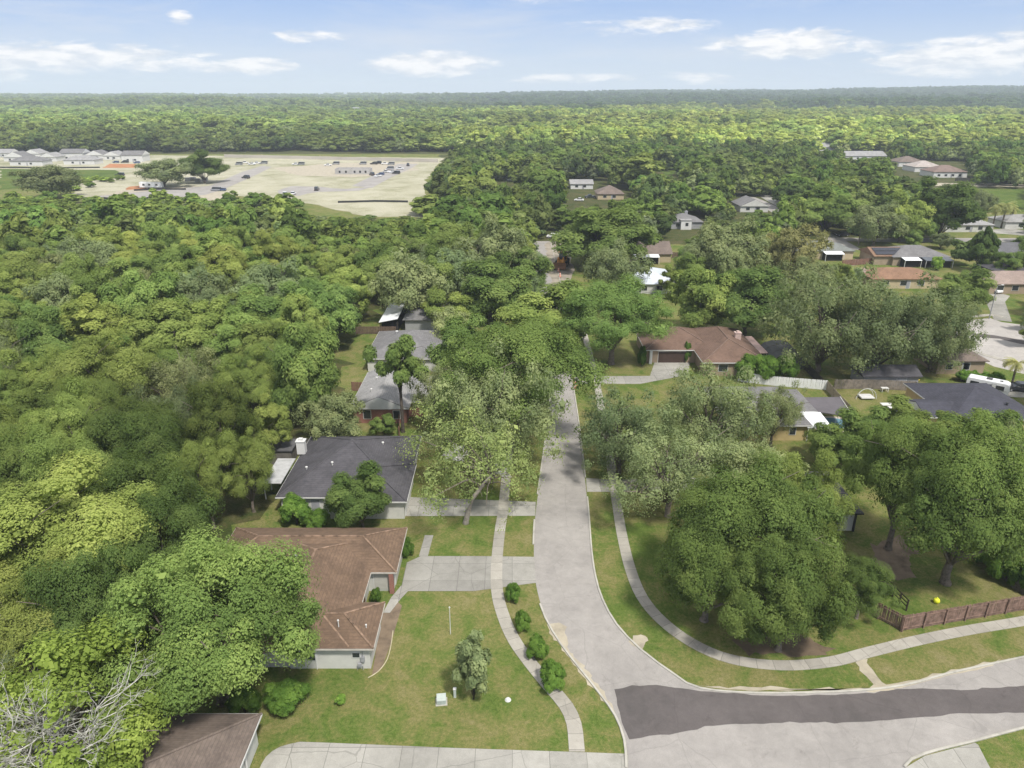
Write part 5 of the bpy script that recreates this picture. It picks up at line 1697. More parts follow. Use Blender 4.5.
# stepped timber deck and teal cover at the right edge of the picture
dk = empty('timber_deck', (*G(1018, 530), 0), 'weathered grey timber deck with stepped benches at the yard edge', 'deck', None, R(-12))
MB().box(-1.6, 2.6, -2.6, 2.6, .25, .42).build('platform', deck_m, dk)
MB().box(-0.8, 2.6, -1.6, 2.6, .422, .86).build('step', deck_m, dk)
MB().box(0.0, 2.6, -0.5, 2.6, .862, 1.30).build('bench', deck_m, dk)
for x, y in ((-1.5, -2.5), (-1.5, 0), (-1.5, 2.5), (2.5, -2.5)):
    MB().box(x - .06, x + .06, y - .06, y + .06, 0, 1.5).build('post', deck_m, dk)
MB().box(-1.56, -1.44, -2.42, 2.42, 1.35, 1.46).build('handrail', deck_m, dk)
tp = empty('teal_cover', (*G(1003, 521), 0), 'crumpled teal cover lying over garden things beside the timber deck', 'tarpaulin')
_m = MB()
_r = random.Random(5)
_g = 9
_m.add([(-1.4 + 2.8 * i / _g, -1.1 + 2.2 * j / _g, max(.04, 1.0 * math.cos((i / _g - .5) * 2.6) * math.cos((j / _g - .5) * 2.6) + _r.uniform(-.12, .12))) for j in range(_g + 1) for i in range(_g + 1)], [(j * (_g + 1) + i, j * (_g + 1) + i + 1, (j + 1) * (_g + 1) + i + 1, (j + 1) * (_g + 1) + i) for j in range(_g) for i in range(_g)])
_o = _m.build('sheet', teal_p, tp)
_o.modifiers.new('thick', 'SOLIDIFY').thickness = 0.03
# utility pole on the back road and the lamp by the court
pl = empty('utility_pole', (*G(858, 246), 0), 'wooden utility pole with a grey transformer beside the back road', 'utility pole')
MB().tube([(0, 0, -.3), (0, 0, 11.0)], [.19, .13], 9).build('pole', bark, pl)
MB().box(-1.2, 1.2, -.06, .06, 10.2, 10.35).build('crossarm', bark, pl)
for x in (-1.1, -.5, .5, 1.1):
    MB().lathe([(.05, 10.35), (.07, 10.45), (.04, 10.58)], 8, (x, 0, 0)).build('insulator', white_trim, pl)
MB().lathe([(.24, 8.6), (.26, 8.7), (.26, 9.4), (.2, 9.5)], 12, (.42, 0, 0)).build('transformer', metal_white, pl)
sl = empty('street_lamp', (*G(989, 319), 0), 'slim leaning street lamp pole beside the pale driveway', 'street lamp')
MB().tube([(0, 0, -.2), (0, 0, 7.4), (.2, 0, 7.8)], [.12, .09, .07], 8).build('pole', grey_p, sl)
MB().tube([(.1, 0, 7.75), (.9, 0, 8.0)], [.05, .04], 6).build('arm', grey_p, sl)
MB().box(.75, 1.35, -.16, .16, 7.9, 8.06).build('lamp_head', white_trim, sl, bevel=0.04)
jk = empty('garden_arch', (*G(866, 399), 0), 'pale curved hoop play frame standing in the small back garden', 'play frame')
MB().tube([(1.7 * math.cos(a), 0, 1.9 * math.sin(a)) for a in [math.pi * i / 14 for i in range(15)]], [.06] * 15, 6).build('hoop', simple('pale_tube', (0.5, 0.5, 0.45)), jk)
MB().tube([(1.3 * math.cos(a) + .3, .9, 1.5 * math.sin(a)) for a in [math.pi * i / 14 for i in range(15)]], [.06] * 15, 6).build('hoop', simple('pale_tube', (0.5, 0.5, 0.45)), jk)
MB().box(-1.0, 1.2, -.5, 1.2, .25, .45).build('seat_board', white_trim, jk)
for (x, y, sx) in ((884, 391.5, .6), (886, 408, .9), (892, 411, .7)):
    gt = empty('garden_table', (*G(x, y), 0), {884: 'small white garden table on the lawn near the board fence', 886: 'pale garden table beside the curved play frame', 892: 'pale low garden table nearest the dark treetop'}[x], 'table')
    MB().box(-sx, sx, -sx * .6, sx * .6, .66, .72).build('tabletop', white_trim, gt)
    for a in (-1, 1):
        for b in (-1, 1):
            MB().box(a * sx * .85 - .04, a * sx * .85 + .04, b * sx * .5 - .04, b * sx * .5 + .04, 0, .66).build('leg', white_trim, gt)
#PART6

# ------------------------------------------------------------------ special plants
def bare_limbs(seed, start, dirs, length, r0, depth=4):
    rs = random.Random(seed)
    mb = MB()

    def grow(p, d, ln, r, lv):
        q1 = p + d * ln * 0.5 + Vector((rs.gauss(0, .08), rs.gauss(0, .08), rs.gauss(0.03, .06))) * ln
        q2 = q1 + (d + Vector((rs.gauss(0, .22), rs.gauss(0, .22), rs.gauss(.05, .18)))).normalized() * ln * 0.5
        mb.tube([p, q1, q2], [r, r * .85, r * .68], 6 if lv > 1 else 4)
        if lv == 0:
            return
        for _ in range(rs.choice((2, 3, 3) if lv > 1 else (2, 3))):
            nd = (d + Vector((rs.gauss(0, .6), rs.gauss(0, .6), rs.gauss(.1, .4)))).normalized()
            grow(q2 if rs.random() < .6 else q1, nd, ln * rs.uniform(.58, .82), r * .6, lv - 1)

    for d in dirs:
        grow(Vector(start), Vector(d).normalized(), length, r0, depth)
    return mb


# tree with a great fan of bleached dead limbs, near the corner of the picture
cm_, cs_ = crown_mesh('crown', 931, LEAF['wood'], 8.0, 3.5, 13.5, 90, 520, 0.22, br=(0.12, 0.23), low=-0.5, rough=0.2)
_tm = trunk_mesh('trunk', 932, bark, cs_, 5.0, 0.42, (0.5, 0), 14, 0.8, 2)
dt = empty('half_dead_tree', (*G(84, 808), 0), 'tree with a wide fan of bleached bare limbs beside the taupe roof', 'tree')
link(bpy.data.objects.new('trunk', _tm), dt)
_bm = bmesh.new()
_bm.from_mesh(cm_)
_kill = [v for v in _bm.verts if (v.co.y < -0.6 + 0.2 * v.co.x and v.co.x < 2.4 and v.co.z > 5.0 and ((v.co.x * 1.3 + v.co.z * 2.1) % 5.0) > 2.0)]
bmesh.ops.delete(_bm, geom=_kill, context='VERTS')
_bm.to_mesh(cm_)
_bm.free()
_o = link(bpy.data.objects.new('crown', cm_), dt)
_o.color = (1.1, 1.15, 0.9, 1)
bare_limbs(77, (0.2, -0.6, 6.2), [(-.8, -.5, .8), (-.3, -.6, 1.0), (.2, -.8, .9), (.7, -.5, .8), (-.9, .0, .9), (.1, -.2, 1), (.95, -.4, .5), (-.5, -.9, .6), (.5, -.9, .5), (-.9, -.7, .3), (-.2, -1, .5), (.3, -.5, 1.1), (-.6, -.3, 1.2), (-1, -.4, .6)], 3.1, 0.11, 5).build('dead_limb', bark_l, dt, smooth=True)

# leaning moss-hung oak over the street
cm_, cs_ = crown_mesh('crown', 951, LEAF['oak'], 8.6, 2.0, 13.0, 118, 420, 0.19, br=(0.10, 0.20), low=-0.7, rough=0.25, droop=1.5, rad=(0.42, 1.0), spread=0.5, inner=0.08)
_bm = bmesh.new()
_bm.from_mesh(cm_)                                   # the window in the crown in front of the pale trunk
bmesh.ops.delete(_bm, geom=[v for v in _bm.verts if v.co.y < 1.0 and abs(v.co.x - (-0.4 + 0.42 * (v.co.z - 1.0))) < 1.9 and v.co.z < 7.0], context='VERTS')
_bm.to_mesh(cm_)
_bm.free()
_mb = MB().tube([(-1.5, -2.5, -.3), (-1.45, -2.5, .3), (-1.1, -2.4, 1.8), (-.4, -2.3, 3.6), (.9, -2.1, 5.4), (2.0, -1.8, 6.6)], [.5, .34, .3, .27, .22, .17], 10)
lo_ = empty('leaning_oak', (*G(479, 512), 0), 'airy grey green oak on a slanting pale trunk between sidewalk and charcoal house', 'tree')
_o = _mb.build('trunk', simple('pale_bark', (0.27, 0.24, 0.205), 0.95, 0.3, 2.0), lo_, smooth=True)
_rs = random.Random(5)
_mb = MB()
for c_ in _rs.sample(list(cs_), 26):
    c_ = Vector(c_)
    s0 = Vector((0.3, -1.6, 4.8)).lerp(Vector((2.0, -1.8, 6.6)), _rs.random())
    m_ = s0.lerp(c_, .5) + Vector((_rs.uniform(-.5, .5), _rs.uniform(-.5, .5), .6))
    _mb.tube([s0, m_, c_], [.11, .075, .02], 5)
_mb.build('limb', bark, lo_, smooth=True)
_o = link(bpy.data.objects.new('crown', cm_), lo_)
_o.color = (1.12, 1.15, 0.92, 1)
bare_limbs(79, (2.0, -1.8, 6.5), [(.9, -.4, .3), (.6, -.3, .8), (1, -.2, .0)], 1.0, 0.10, 2).build('dead_limb', bark_l, lo_, smooth=True)
bare_limbs(80, (-1.8, -2.6, 8.6), [(-.7, -.5, .7), (-.2, -.6, .9), (-.8, -.3, .3)], 1.2, 0.09, 3).build('dead_limb', bark_l, lo_, smooth=True)


def palm_meshes(seed, H, nf, fl, dead=5):
    rs = np.random.RandomState(seed)
    V, F, T = [], [], []
    off = 0
    for k in range(nf + dead):
        a = rs.uniform(0, 6.28)
        up = rs.uniform(0.1, 1.2) if k < nf else rs.uniform(-1.1, -0.6)
        d = np.array([math.cos(a) * math.cos(up), math.sin(a) * math.cos(up), math.sin(up)])
        p = np.array([0, 0, H])
        side = np.array([-math.sin(a), math.cos(a), 0])
        n = 11
        for i in range(n):
            u = (i + 1) / n
            q = p + d * fl / n
            d = d + np.array([0, 0, -0.17])
            d /= np.linalg.norm(d)
            wl = fl * 0.24 * math.sin(min(1, u * 1.3) * 2.4) + 0.06
            for s_ in (-1, 1):
                e = q + side * s_ * wl + d * wl * 0.55 + np.array([0, 0, -wl * 0.35])
                wv = d * fl / n * 0.42
                V.append(np.array([q - wv, q + wv, e + wv * 0.2, e - wv * 0.2]))
                F.append(np.arange(4) + off)
                off += 4
                T.append(np.full(4, np.clip(rs.normal(0.55 if k < nf else 0.95, .14), 0, 1)))
            p = q
    cm = mesh_np('crown', np.concatenate(V), np.array(F), np.concatenate(T), None, LEAF['palm'])
    tm = MB().tube([(0, 0, -.2), (.05, 0, H * .3), (.1, 0, H * .7), (0, 0, H)], [.24, .17, .16, .2], 9).mesh('trunk', bark, True)
    return cm, tm


for i in range(2):
    _a, _b = palm_meshes(61 + i, 6.2, 22, 2.3)
    proto('palm', i, _a, _b, 2.3, 7.2)

# ------------------------------------------------------------------ trees and shrubs one can tell apart
T = tree_px
T('round_tree', 'broad_fine', 224, 702, 548, 186, 'big round crowned green tree with leaning trunk behind the taupe roof corner', 1.28, 0.0, variant=2)
T('wood_edge_tree', 'wood_fine', 254, 512, 432, 54, 'green tree at the wood edge hanging over the flat white patio cover', 0.95)
T('wood_edge_tree', 'wood_fine', 214, 528, 434, 70, 'bright edge tree of the wood behind the north end of the brown roof', 1.05, 0.03, variant=1)
T('wood_edge_tree', 'broad', 308, 424, 322, 74, 'big leafy edge tree of the wood bordering the small side lawn', 1.12, 0.02)
T('wood_edge_tree', 'wood', 278, 462, 392, 46, 'yellow green edge tree of the wood right behind the garden shed', 1.0, 0.03)
T('bright_tree', 'wood_fine', 82, 618, 474, 178, 'bright yellow green tree crown bulging out of the wood above the half dead tree', 1.30, 0.02)
T('bushy_tree', 'broad', 363, 528, 462, 62, 'dark dense bushy tree in front of the charcoal roof', 0.78, -0.04)
T('street_oak', 'oak_fine', 500, 470, 352, 128, 'tall grey green oak standing right behind the leaning pale trunk', 1.0, 0.0, variant=1)
T('street_tree', 'broad_fine', 518, 436, 320, 160, 'large dark green tree arching over the street behind the grey green oak', 0.98, 0.0, variant=1)
T('slender_tree', 'slender', 403, 432, 333, 56, 'slender tree with a bare dark trunk in front of the red brick gable', 1.05, 0.04)
T('brick_tree', 'oak_fine', 440, 432, 360, 58, 'grey green tree crown close against the east end of the brick wall', 0.95, 0.02, variant=1)
T('mossy_tree', 'oak', 335, 446, 392, 66, 'low grey green tree between the wood and the brick house', 0.9)
T('garden_bush', 'broad', 384, 437, 415, 26, 'small green bush tree at the foot of the brick wall', 0.95, cat='bush')
T('mossy_tree', 'oak', 412, 322, 252, 76, 'pale moss grey tree spreading over the white metal shelter', 1.0, 0.02, variant=1)
T('round_tree', 'broad', 447, 330, 288, 44, 'small rounded yellow green tree right of the white metal shelter', 1.3, 0.10)
T('bleached_tree', 'oak', 455, 350, 310, 52, 'pale greyish tree beside the grey roofs close to the street', 1.25, 0.06)
T('street_tree', 'broad', 470, 395, 318, 76, 'mid green tree between the grey roofs and the street trees', 1.0)
T('street_tree', 'broad', 552, 352, 285, 96, 'yellow green tree closing over the street below the loader', 1.25, 0.10)
T('street_tree', 'broad', 490, 318, 262, 86, 'green tree left of the yellow green one over the street', 0.95)
T('street_tree', 'oak', 497, 290, 214, 80, 'wide pale grey green dome west of the torn up street', 0.92)
T('street_tree', 'broad', 517, 296, 248, 60, 'green tree at the left verge just below the orange loader', 0.95)
# east side of the street
T('shade_tree', 'broad_fine', 611, 364, 279, 106, 'dense bright green tree shading the lawn by the dark double garage', 1.12, -0.04, variant=1)
T('dome_tree', 'oak', 612, 296, 239, 66, 'even grey green dome shaped tree beside the torn up street', 0.86, -0.03, variant=2)
T('street_tree', 'broad', 601, 268, 206, 92, 'broad green tree rising behind the grey green dome', 0.92)
T('garden_tree', 'broad', 696, 335, 269, 66, 'yellow green tree hiding the pale metal roof', 1.22, 0.08)
T('garden_tree', 'broad', 744, 335, 266, 84, 'dense dark green tree directly behind the reddish brown house', 0.72, -0.05)
T('garden_oak', 'oak', 724, 284, 219, 80, 'wide olive grey oak behind the dense dark green tree', 0.86, 0.02)
T('bare_oak', 'oak', 786, 282, 224, 60, 'thin greyish tree with reddish twigs beside the mossy roof', 0.85, 0.22)
T('great_oak', 'oak_fine', 816, 374, 264, 116, 'west crown of the great spreading oak by the curved pool enclosure', 0.78, -0.02, variant=1, group=None)
T('great_oak', 'oak_fine', 872, 376, 272, 124, 'dark middle crown of the great spreading oak above the garden shed', 0.74, -0.04, variant=1)
T('great_oak', 'oak_fine', 928, 372, 292, 88, 'east crown of the great spreading oak beside the pale court', 0.74, -0.04, variant=1)
T('court_tree', 'broad', 960, 314, 268, 54, 'yellow green tree between the terracotta roof and the pale driveway', 0.95, 0.02)
T('conical_tree', 'cone', 978, 272, 226, 34, 'dark conical evergreen rising behind the yellow green court tree', 0.62, -0.06)
T('round_tree', 'broad', 1001, 278, 252, 32, 'small round green tree beside the dark conical evergreen', 1.0)
T('round_tree', 'broad', 1026, 258, 236, 30, 'green tree cut by the frame beside the dark grey gable roof', 0.9)
T('dark_tree', 'broad', 938, 240, 178, 66, 'tall very dark green tree behind the pale blue grey hip roof', 0.58, -0.06)
T('gold_tree', 'broad', 899, 242, 192, 46, 'golden green tree left of the tall very dark one', 1.5, 0.16)
T('grey_tree', 'oak', 873, 246, 202, 56, 'grey tree left of the golden green one', 0.8)
T('garden_tree', 'broad', 824, 234, 186, 62, 'rounded green tree beyond the back road with the utility pole', 1.0, 0.03)
T('grey_tree', 'oak', 975, 218, 188, 34, 'dusky grey green tree at the near corner of the far meadow', 0.7, -0.02)
T('back_road_bush', 'broad', 912, 250, 230, 18, 'small round tree standing alone beside the back road', 1.05, cat='bush')
T('road_bush', 'oak', 940, 249, 232, 24, 'low dark bushes at the corner of the back road', 0.7, cat='bush')
for bx, by, top, w_, lab in ((992, 228, 203, 16, 'left palm of the clump beside the pale blue grey roof'), (1001, 228, 201, 20, 'middle palm of the clump, the fullest with hanging dead fronds'), (1010, 226, 205, 14, 'right palm of the clump beside the clipped dark hedge')):
    T('palm_tree', 'palm', bx, by, top, w_, lab, 1.0)
T('palm_tree', 'palm', 1011, 388, 358, 26, 'single pale palm tree standing beside the white camper', 1.15, 0.06, variant=0)
# near right corner of the street: the big dark oaks
T('airy_oak', 'oak_fine', 668, 516, 424, 128, 'airy pale grey green oak over the right sidewalk', 1.0, 0.0, variant=0)
T('airy_oak', 'oak_fine', 618, 474, 388, 92, 'blue grey green oak overhanging the sidewalk by the hidden driveway', 0.74, -0.10, variant=1)
T('airy_oak', 'oak_fine', 704, 462, 364, 112, 'green oak in front of the reddish brown house', 0.92, -0.02, variant=1)
T('airy_oak', 'oak', 748, 520, 442, 92, 'yellowish grey oak in front of the pale yellow wall', 1.05, 0.04)
T('small_tree', 'oak_fine', 770, 446, 384, 62, 'small tree in front of the yellow house windows', 0.84, 0.02, variant=0)
T('big_oak', 'broad_fine', 704, 620, 505, 128, 'lower left dark oak of the corner group over the curved sidewalk', 0.84, 0.0, variant=0)
T('big_oak', 'broad_fine', 744, 606, 468, 158, 'tallest dark oak in the middle of the corner group', 0.86, 0.0, variant=1)
T('big_oak', 'broad_fine', 778, 650, 540, 116, 'front oak of the corner group drooping to the bend of the sidewalk', 0.82, 0.0, variant=0)
T('big_oak', 'wood_fine', 786, 560, 448, 88, 'yellow green topped oak above the white cottage', 0.98, 0.0)
T('small_oak', 'broad_fine', 856, 618, 560, 60, 'small dark tree at the corner of the board fence', 0.78, -0.03, variant=1)
T('yard_oak', 'broad_fine', 945, 583, 424, 142, 'tall oak with a bare dark trunk in the fenced yard', 0.9, 0.0, variant=2)
T('yard_oak', 'broad_fine', 888, 549, 412, 106, 'dark oak with a slanting trunk beside the white cottage', 0.9, 0.0, variant=1)
T('yard_oak', 'oak_fine', 1008, 540, 424, 80, 'greyish oak over the timber deck at the yard edge', 0.72, -0.02, variant=0)
T('garden_tree', 'broad', 868, 470, 412, 74, 'green tree below the pale hoop play frame', 0.98, 0.02)
T('garden_tree', 'wood', 915, 470, 404, 84, 'bright green tree in front of the slate grey roof', 0.88, 0.0)
T('garden_tree', 'broad', 975, 478, 410, 80, 'green tree at the near corner of the slate grey roof', 0.95, 0.0)
T('garden_tree', 'broad', 835, 470, 428, 60, 'green tree under the dark patio canopy', 1.0, 0.04)
# evergreen clumps by the pool enclosure
for bx, w_, lab in ((748, 26, 'left clipped bush before the pool enclosure'), (766, 30, 'middle clipped bush before the pool enclosure'), (783, 28, 'right clipped bush before the pool enclosure')):
    T('clipped_bush', 'shrub', bx, 381, 356, w_, lab, 0.8, 0.0, cat='bush', parts=('stem', 'foliage'))
# four round shrubs on the verge
for bx, by, top, w_, lab in ((514, 601, 582, 19, 'farthest of the four round shrubs beside the left sidewalk, by the driveway'), (523, 629, 610, 22, 'second round shrub from the driveway beside the left sidewalk'), (537, 656, 635, 27, 'third round shrub from the driveway beside the left sidewalk'), (553, 686, 661, 35, 'largest and nearest round shrub beside the left sidewalk')):
    T('round_shrub', 'shrub', bx, by, top + 1.5, w_ * 0.88, lab, 0.85, 0.0, cat='shrub', group='round shrubs along the sidewalk', parts=('stem', 'foliage'))
T('young_tree', 'sapling', 474, 699, 630, 36, 'narrow young grey green tree standing in the front lawn', 1.02, -0.02)
T('hedge', 'shrub', 288, 708, 684, 42, 'clipped green hedge beside the round crowned tree', 0.75, 0, cat='hedge', parts=('stem', 'foliage'))
T('hedge', 'shrub', 245, 712, 688, 34, 'dark hedge at the foot of the leaning trunk', 0.6, 0, cat='hedge', parts=('stem', 'foliage'))
T('door_bush', 'shrub', 407, 556, 538, 15, 'dark bush at the garage corner of the brown ranch house', 0.7, 0, cat='bush', parts=('stem', 'foliage'))
T('court_bush', 'shrub', 376, 603, 589, 12, 'small dark bush in the entrance court of the brown house', 0.6, 0, cat='bush', parts=('stem', 'foliage'))
T('small_weed', 'shrub', 341, 704, 695, 11, 'little green clump growing alone in the front lawn', 1.2, 0.05, cat='plant', parts=('stem', 'foliage'))
T('garden_bush', 'shrub', 297, 524, 497, 32, 'green bush under the white wall of the charcoal house', 0.9, 0, cat='bush', parts=('stem', 'foliage'))
T('garden_bush', 'shrub', 318, 529, 510, 26, 'low bush left of the dark bushy tree', 0.8, 0, cat='bush', parts=('stem', 'foliage'))
T('creeper_bush', 'shrub', 1000, 578, 548, 34, 'rampant creeper spilling over the mossy fence', 0.8, 0.05, cat='bush', parts=('stem', 'foliage'))
T('creeper_bush', 'shrub', 980, 560, 530, 30, 'dark creeper clump at the upper end of the mossy fence', 0.65, 0, cat='bush', parts=('stem', 'foliage'))
T('creeper_bush', 'shrub', 1020, 590, 560, 28, 'creeper clump at the lower end of the mossy fence', 0.6, 0, cat='bush', parts=('stem', 'foliage'))
for i, bx in enumerate((962, 973, 984, 995)):
    T('hedge_bush', 'shrub', bx, 381 + 0.6 * i, 370 + i, 15, 'green bush in the hedge row behind the white camper', 1.0, 0.0, cat='bush', group='hedge row behind the camper', parts=('stem', 'foliage'))
T('yard_bush', 'shrub', 682, 266, 253, 13, 'round bush beside the porch house fence', 0.9, 0, cat='bush', parts=('stem', 'foliage'))
T('yard_bush', 'shrub', 936, 270, 257, 12, 'bright bush before the grey solar roofed house', 1.3, 0.1, cat='bush', parts=('stem', 'foliage'))
T('door_tree', 'shrub', 642, 366, 346, 10, 'small dark bush on the lawn left of the dark garage', 0.7, 0, cat='bush', parts=('stem', 'foliage'))
T('door_tree', 'shrub', 686, 362, 342, 9, 'small dark bush right of the dark garage', 0.65, 0, cat='bush', parts=('stem', 'foliage'))
T('site_tree', 'broad', 205, 183, 149, 42, 'dark round tree standing at the corner of the building site', 0.72, 0)
T('site_tree', 'oak', 165, 187, 158, 52, 'wide olive tree left of the dark round one at the building site', 0.85, 0)
T('site_tree', 'oak', 52, 199, 164, 66, 'broad grey green tree standing alone before the new houses', 0.72, 0)

# ------------------------------------------------------------------ the woods: first where every other tree stands
occ = []
for o in scn.objects:
    if o.parent is None and o.type == 'EMPTY' and 'crown' in [c.name.split('.')[0] for c in o.children]:
        occ.append((o.location.x, o.location.y, 2.6 if o.location.y < 340 else 4))
SHOW = [(548, 230, 571, 284), (634, 238, 676, 262), (640, 262, 662, 288), (597, 183, 626, 199), (570, 176, 596, 187), (484, 177, 516, 186), (676, 212, 706, 232), (738, 192, 772, 212), (806, 226, 850, 250), (794, 240, 858, 258), (878, 241, 954, 264), (880, 264, 944, 290), (946, 214, 998, 232), (1004, 214, 1030, 226), (986, 243, 1030, 256), (990, 262, 1030, 318), (958, 296, 1030, 374), (897, 158, 970, 178), (848, 149, 890, 157), (820, 143, 834, 149), (935, 183, 1030, 212), (655, 166, 676, 176), (570, 196, 600, 204), (600, 262, 640, 268)]
WOOD = [(-30, 34), (-31, 60), (-34, 66), (-34, 74), (-33, 80), (-34, 86), (-37, 87), (-37, 95), (-33, 98), (-33, 140), (-31.5, 165), (-14, 170), (-14, 205), (-30, 212), (-56, 214), (-78, 262), (-230, 268), (-300, 240), (-120, 90), (-75, 34)]


def inside(p, poly):
    x, y = p
    c = False
    n = len(poly)
    for i in range(n):
        (x1, y1), (x2, y2) = poly[i], poly[(i + 1) % n]
        if (y1 > y) != (y2 > y) and x < (x2 - x1) * (y - y1) / (y2 - y1) + x1:
            c = not c
    return c


def pix(X, Y, Z):
    d = depth_of(X, Y, Z)
    return 512 + FPX * X / d, 384 - FPX * (Y * sP + (Z - CAM_H) * cP) / d, FPX / d


def hides(X, Y, Rw, H):
    px, pt, k = pix(X, Y, H)
    _, pb, k2 = pix(X, Y, H * 0.25)
    hw = Rw * k * 0.8
    for a, b, c, d in SHOW:
        if px + hw > a and px - hw < c and pt < d and pb > b:
            return True
    return False


def house_hit(X, Y, pad):
    for b in (B0 + B1 + B2 + B3 + B4 + BR_):
        if b[0] - pad < X < b[1] + pad and b[2] - pad < Y < b[3] + pad:
            return True
    return False


cand = []                                   # (distance, x, y, radius, height, kind, lum, warm, zone)
NSEED = random.Random(23)


def field(x, y, s=60.0):
    return math.sin(x / s + 1.3 * math.sin(y / s * 0.7)) * 0.5 + math.sin(y / s * 1.3 + 2.1 * math.sin(x / s * 0.6 + 1)) * 0.5


def scatter(x0, x1, y0, y1, step, test, make):
    y = y0
    row = 0
    while y < y1:
        x = x0 + (row % 2) * step / 2
        while x < x1:
            X, Y = x + NSEED.uniform(-.36, .36) * step, y + NSEED.uniform(-.36, .36) * step
            if test(X, Y):
                make(X, Y)
            x += step
        y += step * 0.87
        row += 1


def in_view(X, Y, m=70):
    if Y < 20:
        return False
    px, _, _ = pix(X, Y, 10)
    return -m - 3000 / Y < px < 1024 + m + 3000 / Y


def near_wood(X, Y):
    if any((X - a) ** 2 + (Y - b) ** 2 < (r_ + 2.2) ** 2 for a, b, r_ in occ):
        return
    q = NSEED.random()
    fld = field(X, Y, 24)
    H = NSEED.choice((NSEED.uniform(8.5, 12.5), NSEED.uniform(11.0, 15.0), NSEED.uniform(13.0, 17.0))) - (2.5 if Y > 200 else 0)
    Rw = NSEED.uniform(4.4, 8.0) * (0.7 + 0.024 * H) * (0.86 if Y < 90 else 1.0)
    dim = 1.0
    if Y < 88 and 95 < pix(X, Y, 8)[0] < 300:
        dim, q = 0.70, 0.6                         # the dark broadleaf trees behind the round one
    if q < 0.52:
        Rw = min(Rw, H * 0.47)
        cand.append((Y, X, Y, Rw, H, 'wood', 1.10 + 0.15 * fld, 0.02 * fld, 'w'))
    elif q < 0.80:
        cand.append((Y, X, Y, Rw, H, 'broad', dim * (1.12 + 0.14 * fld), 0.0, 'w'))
    else:
        cand.append((Y, X, Y, Rw * 1.05, H * 0.95, 'oak', 0.82 + 0.1 * fld, 0.0, 'w'))


scatter(-300, 0, 34, 270, 9.6, lambda X, Y: inside((X, Y), WOOD) and in_view(X, Y, 120) and not house_hit(X, Y, 3.5), near_wood)


def town(X, Y):
    if any((X - a) ** 2 + (Y - b) ** 2 < (r_ + 3.4) ** 2 for a, b, r_ in occ):
        return
    q = NSEED.random()
    fld = field(X, Y, 40)
    H = NSEED.uniform(8.5, 14.0)
    Rw = NSEED.uniform(4.6, 8.6)
    if Y < 256 and 4 < X < 17:
        return
    if hides(X, Y, Rw, H):
        H *= 0.6
        Rw *= 0.6
        if hides(X, Y, Rw, H):
            return
    if q < 0.36:
        cand.append((Y, X, Y, Rw, H, 'oak', 0.82 + 0.1 * fld, -0.02, 't'))
    elif q < 0.74:
        cand.append((Y, X, Y, Rw, H, 'broad', 0.98 + 0.14 * fld, 0.0, 't'))
    else:
        cand.append((Y, X, Y, min(Rw, H * 0.45), H, 'wood', 1.02 + 0.12 * fld, 0.05, 't'))


def town_zone(X, Y):
    if not in_view(X, Y):
        return False
    if X < 5:
        return X > -30 + 0.02 * Y - (20 if Y > 330 else 0) and Y > 165 and not (-26 < X < -9 and 145 < Y < 165) and X > -36 - (Y - 330) * 0.06
    return True


scatter(-60, 480, 165, 640, 9.8, lambda X, Y: town_zone(X, Y) and not (X > 5 and Y < 175), town)
# a few more in the gardens this side
scatter(60, 150, 96, 175, 12.0, lambda X, Y: in_view(X, Y) and X > 84 and not hides(X, Y, 4, 9), town)

cand.sort()
MAXI = 235
seen_near, rest = [], []
for c in cand:
    (seen_near if len(seen_near) < MAXI else rest).append(c)
LAB = {
    ('wood', 'w'): ('wood_tree', 'yellow green tree crown in the dense wood west of the houses', 'yellow green trees of the west wood'),
    ('broad', 'w'): ('wood_tree', 'deep green leafy tree crown in the dense wood west of the houses', 'deep green trees of the west wood'),
    ('oak', 'w'): ('wood_tree', 'dull grey green feathery tree in the dense wood west of the houses', 'grey green trees of the west wood'),
    ('wood', 't'): ('neighbourhood_tree', 'yellow green tree among the houses and gardens beyond the street trees', 'yellow green trees among the far gardens'),
    ('broad', 't'): ('neighbourhood_tree', 'deep green leafy tree among the houses and gardens beyond the street trees', 'deep green trees among the far gardens'),
    ('oak', 't'): ('neighbourhood_tree', 'dull grey green spreading oak among the houses and gardens beyond the street trees', 'grey green oaks among the far gardens'),
}
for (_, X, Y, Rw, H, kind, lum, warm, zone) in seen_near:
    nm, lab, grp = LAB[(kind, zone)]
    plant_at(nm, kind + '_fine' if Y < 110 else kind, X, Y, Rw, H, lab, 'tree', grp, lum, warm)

# ------------------------------------------------------------------ far woods: one mass of tree crowns to the ridge
far_src = []
for i, (bx, by, top, w_, lab) in enumerate(((430, 215, 194, 40, 'dark green tree at the near corner of the building site'), (470, 205, 168, 46, 'tall green tree behind the corner of the building site'), (640, 190, 152, 44, 'wide yellow green tree behind the small taupe roofed house'), (700, 200, 170, 44, 'grey green spreading tree between the small cottage and the far lawn'), (540, 205, 170, 40, 'rounded deep green tree before the pale vans of the far street'))):
    t_ = T('tall_tree', 'far', bx, by, top, w_, lab, 1.05, 0.02, variant=i)
    far_src.append([c for c in t_.children if c.name.startswith('crown')][0])
P, ROT, SCL, TONE, PICK = [], [], [], [], []


def far_add(X, Y, Rw, H, tone):
    P.append((X, Y, hill(X, Y)))
    ROT.append((0, 0, NSEED.uniform(0, 6.28)))
    k = NSEED.randrange(len(far_src))
    p = PROTO['far'][k]
    SCL.append((Rw / p['R'], Rw / p['R'], H * (0.75 if k in (1, 3) else 1.08) / p['H']))
    v = NSEED.uniform(0.74, 1.26)
    TONE.append(tuple(t * v - 1 for t in tone))
    PICK.append(k)


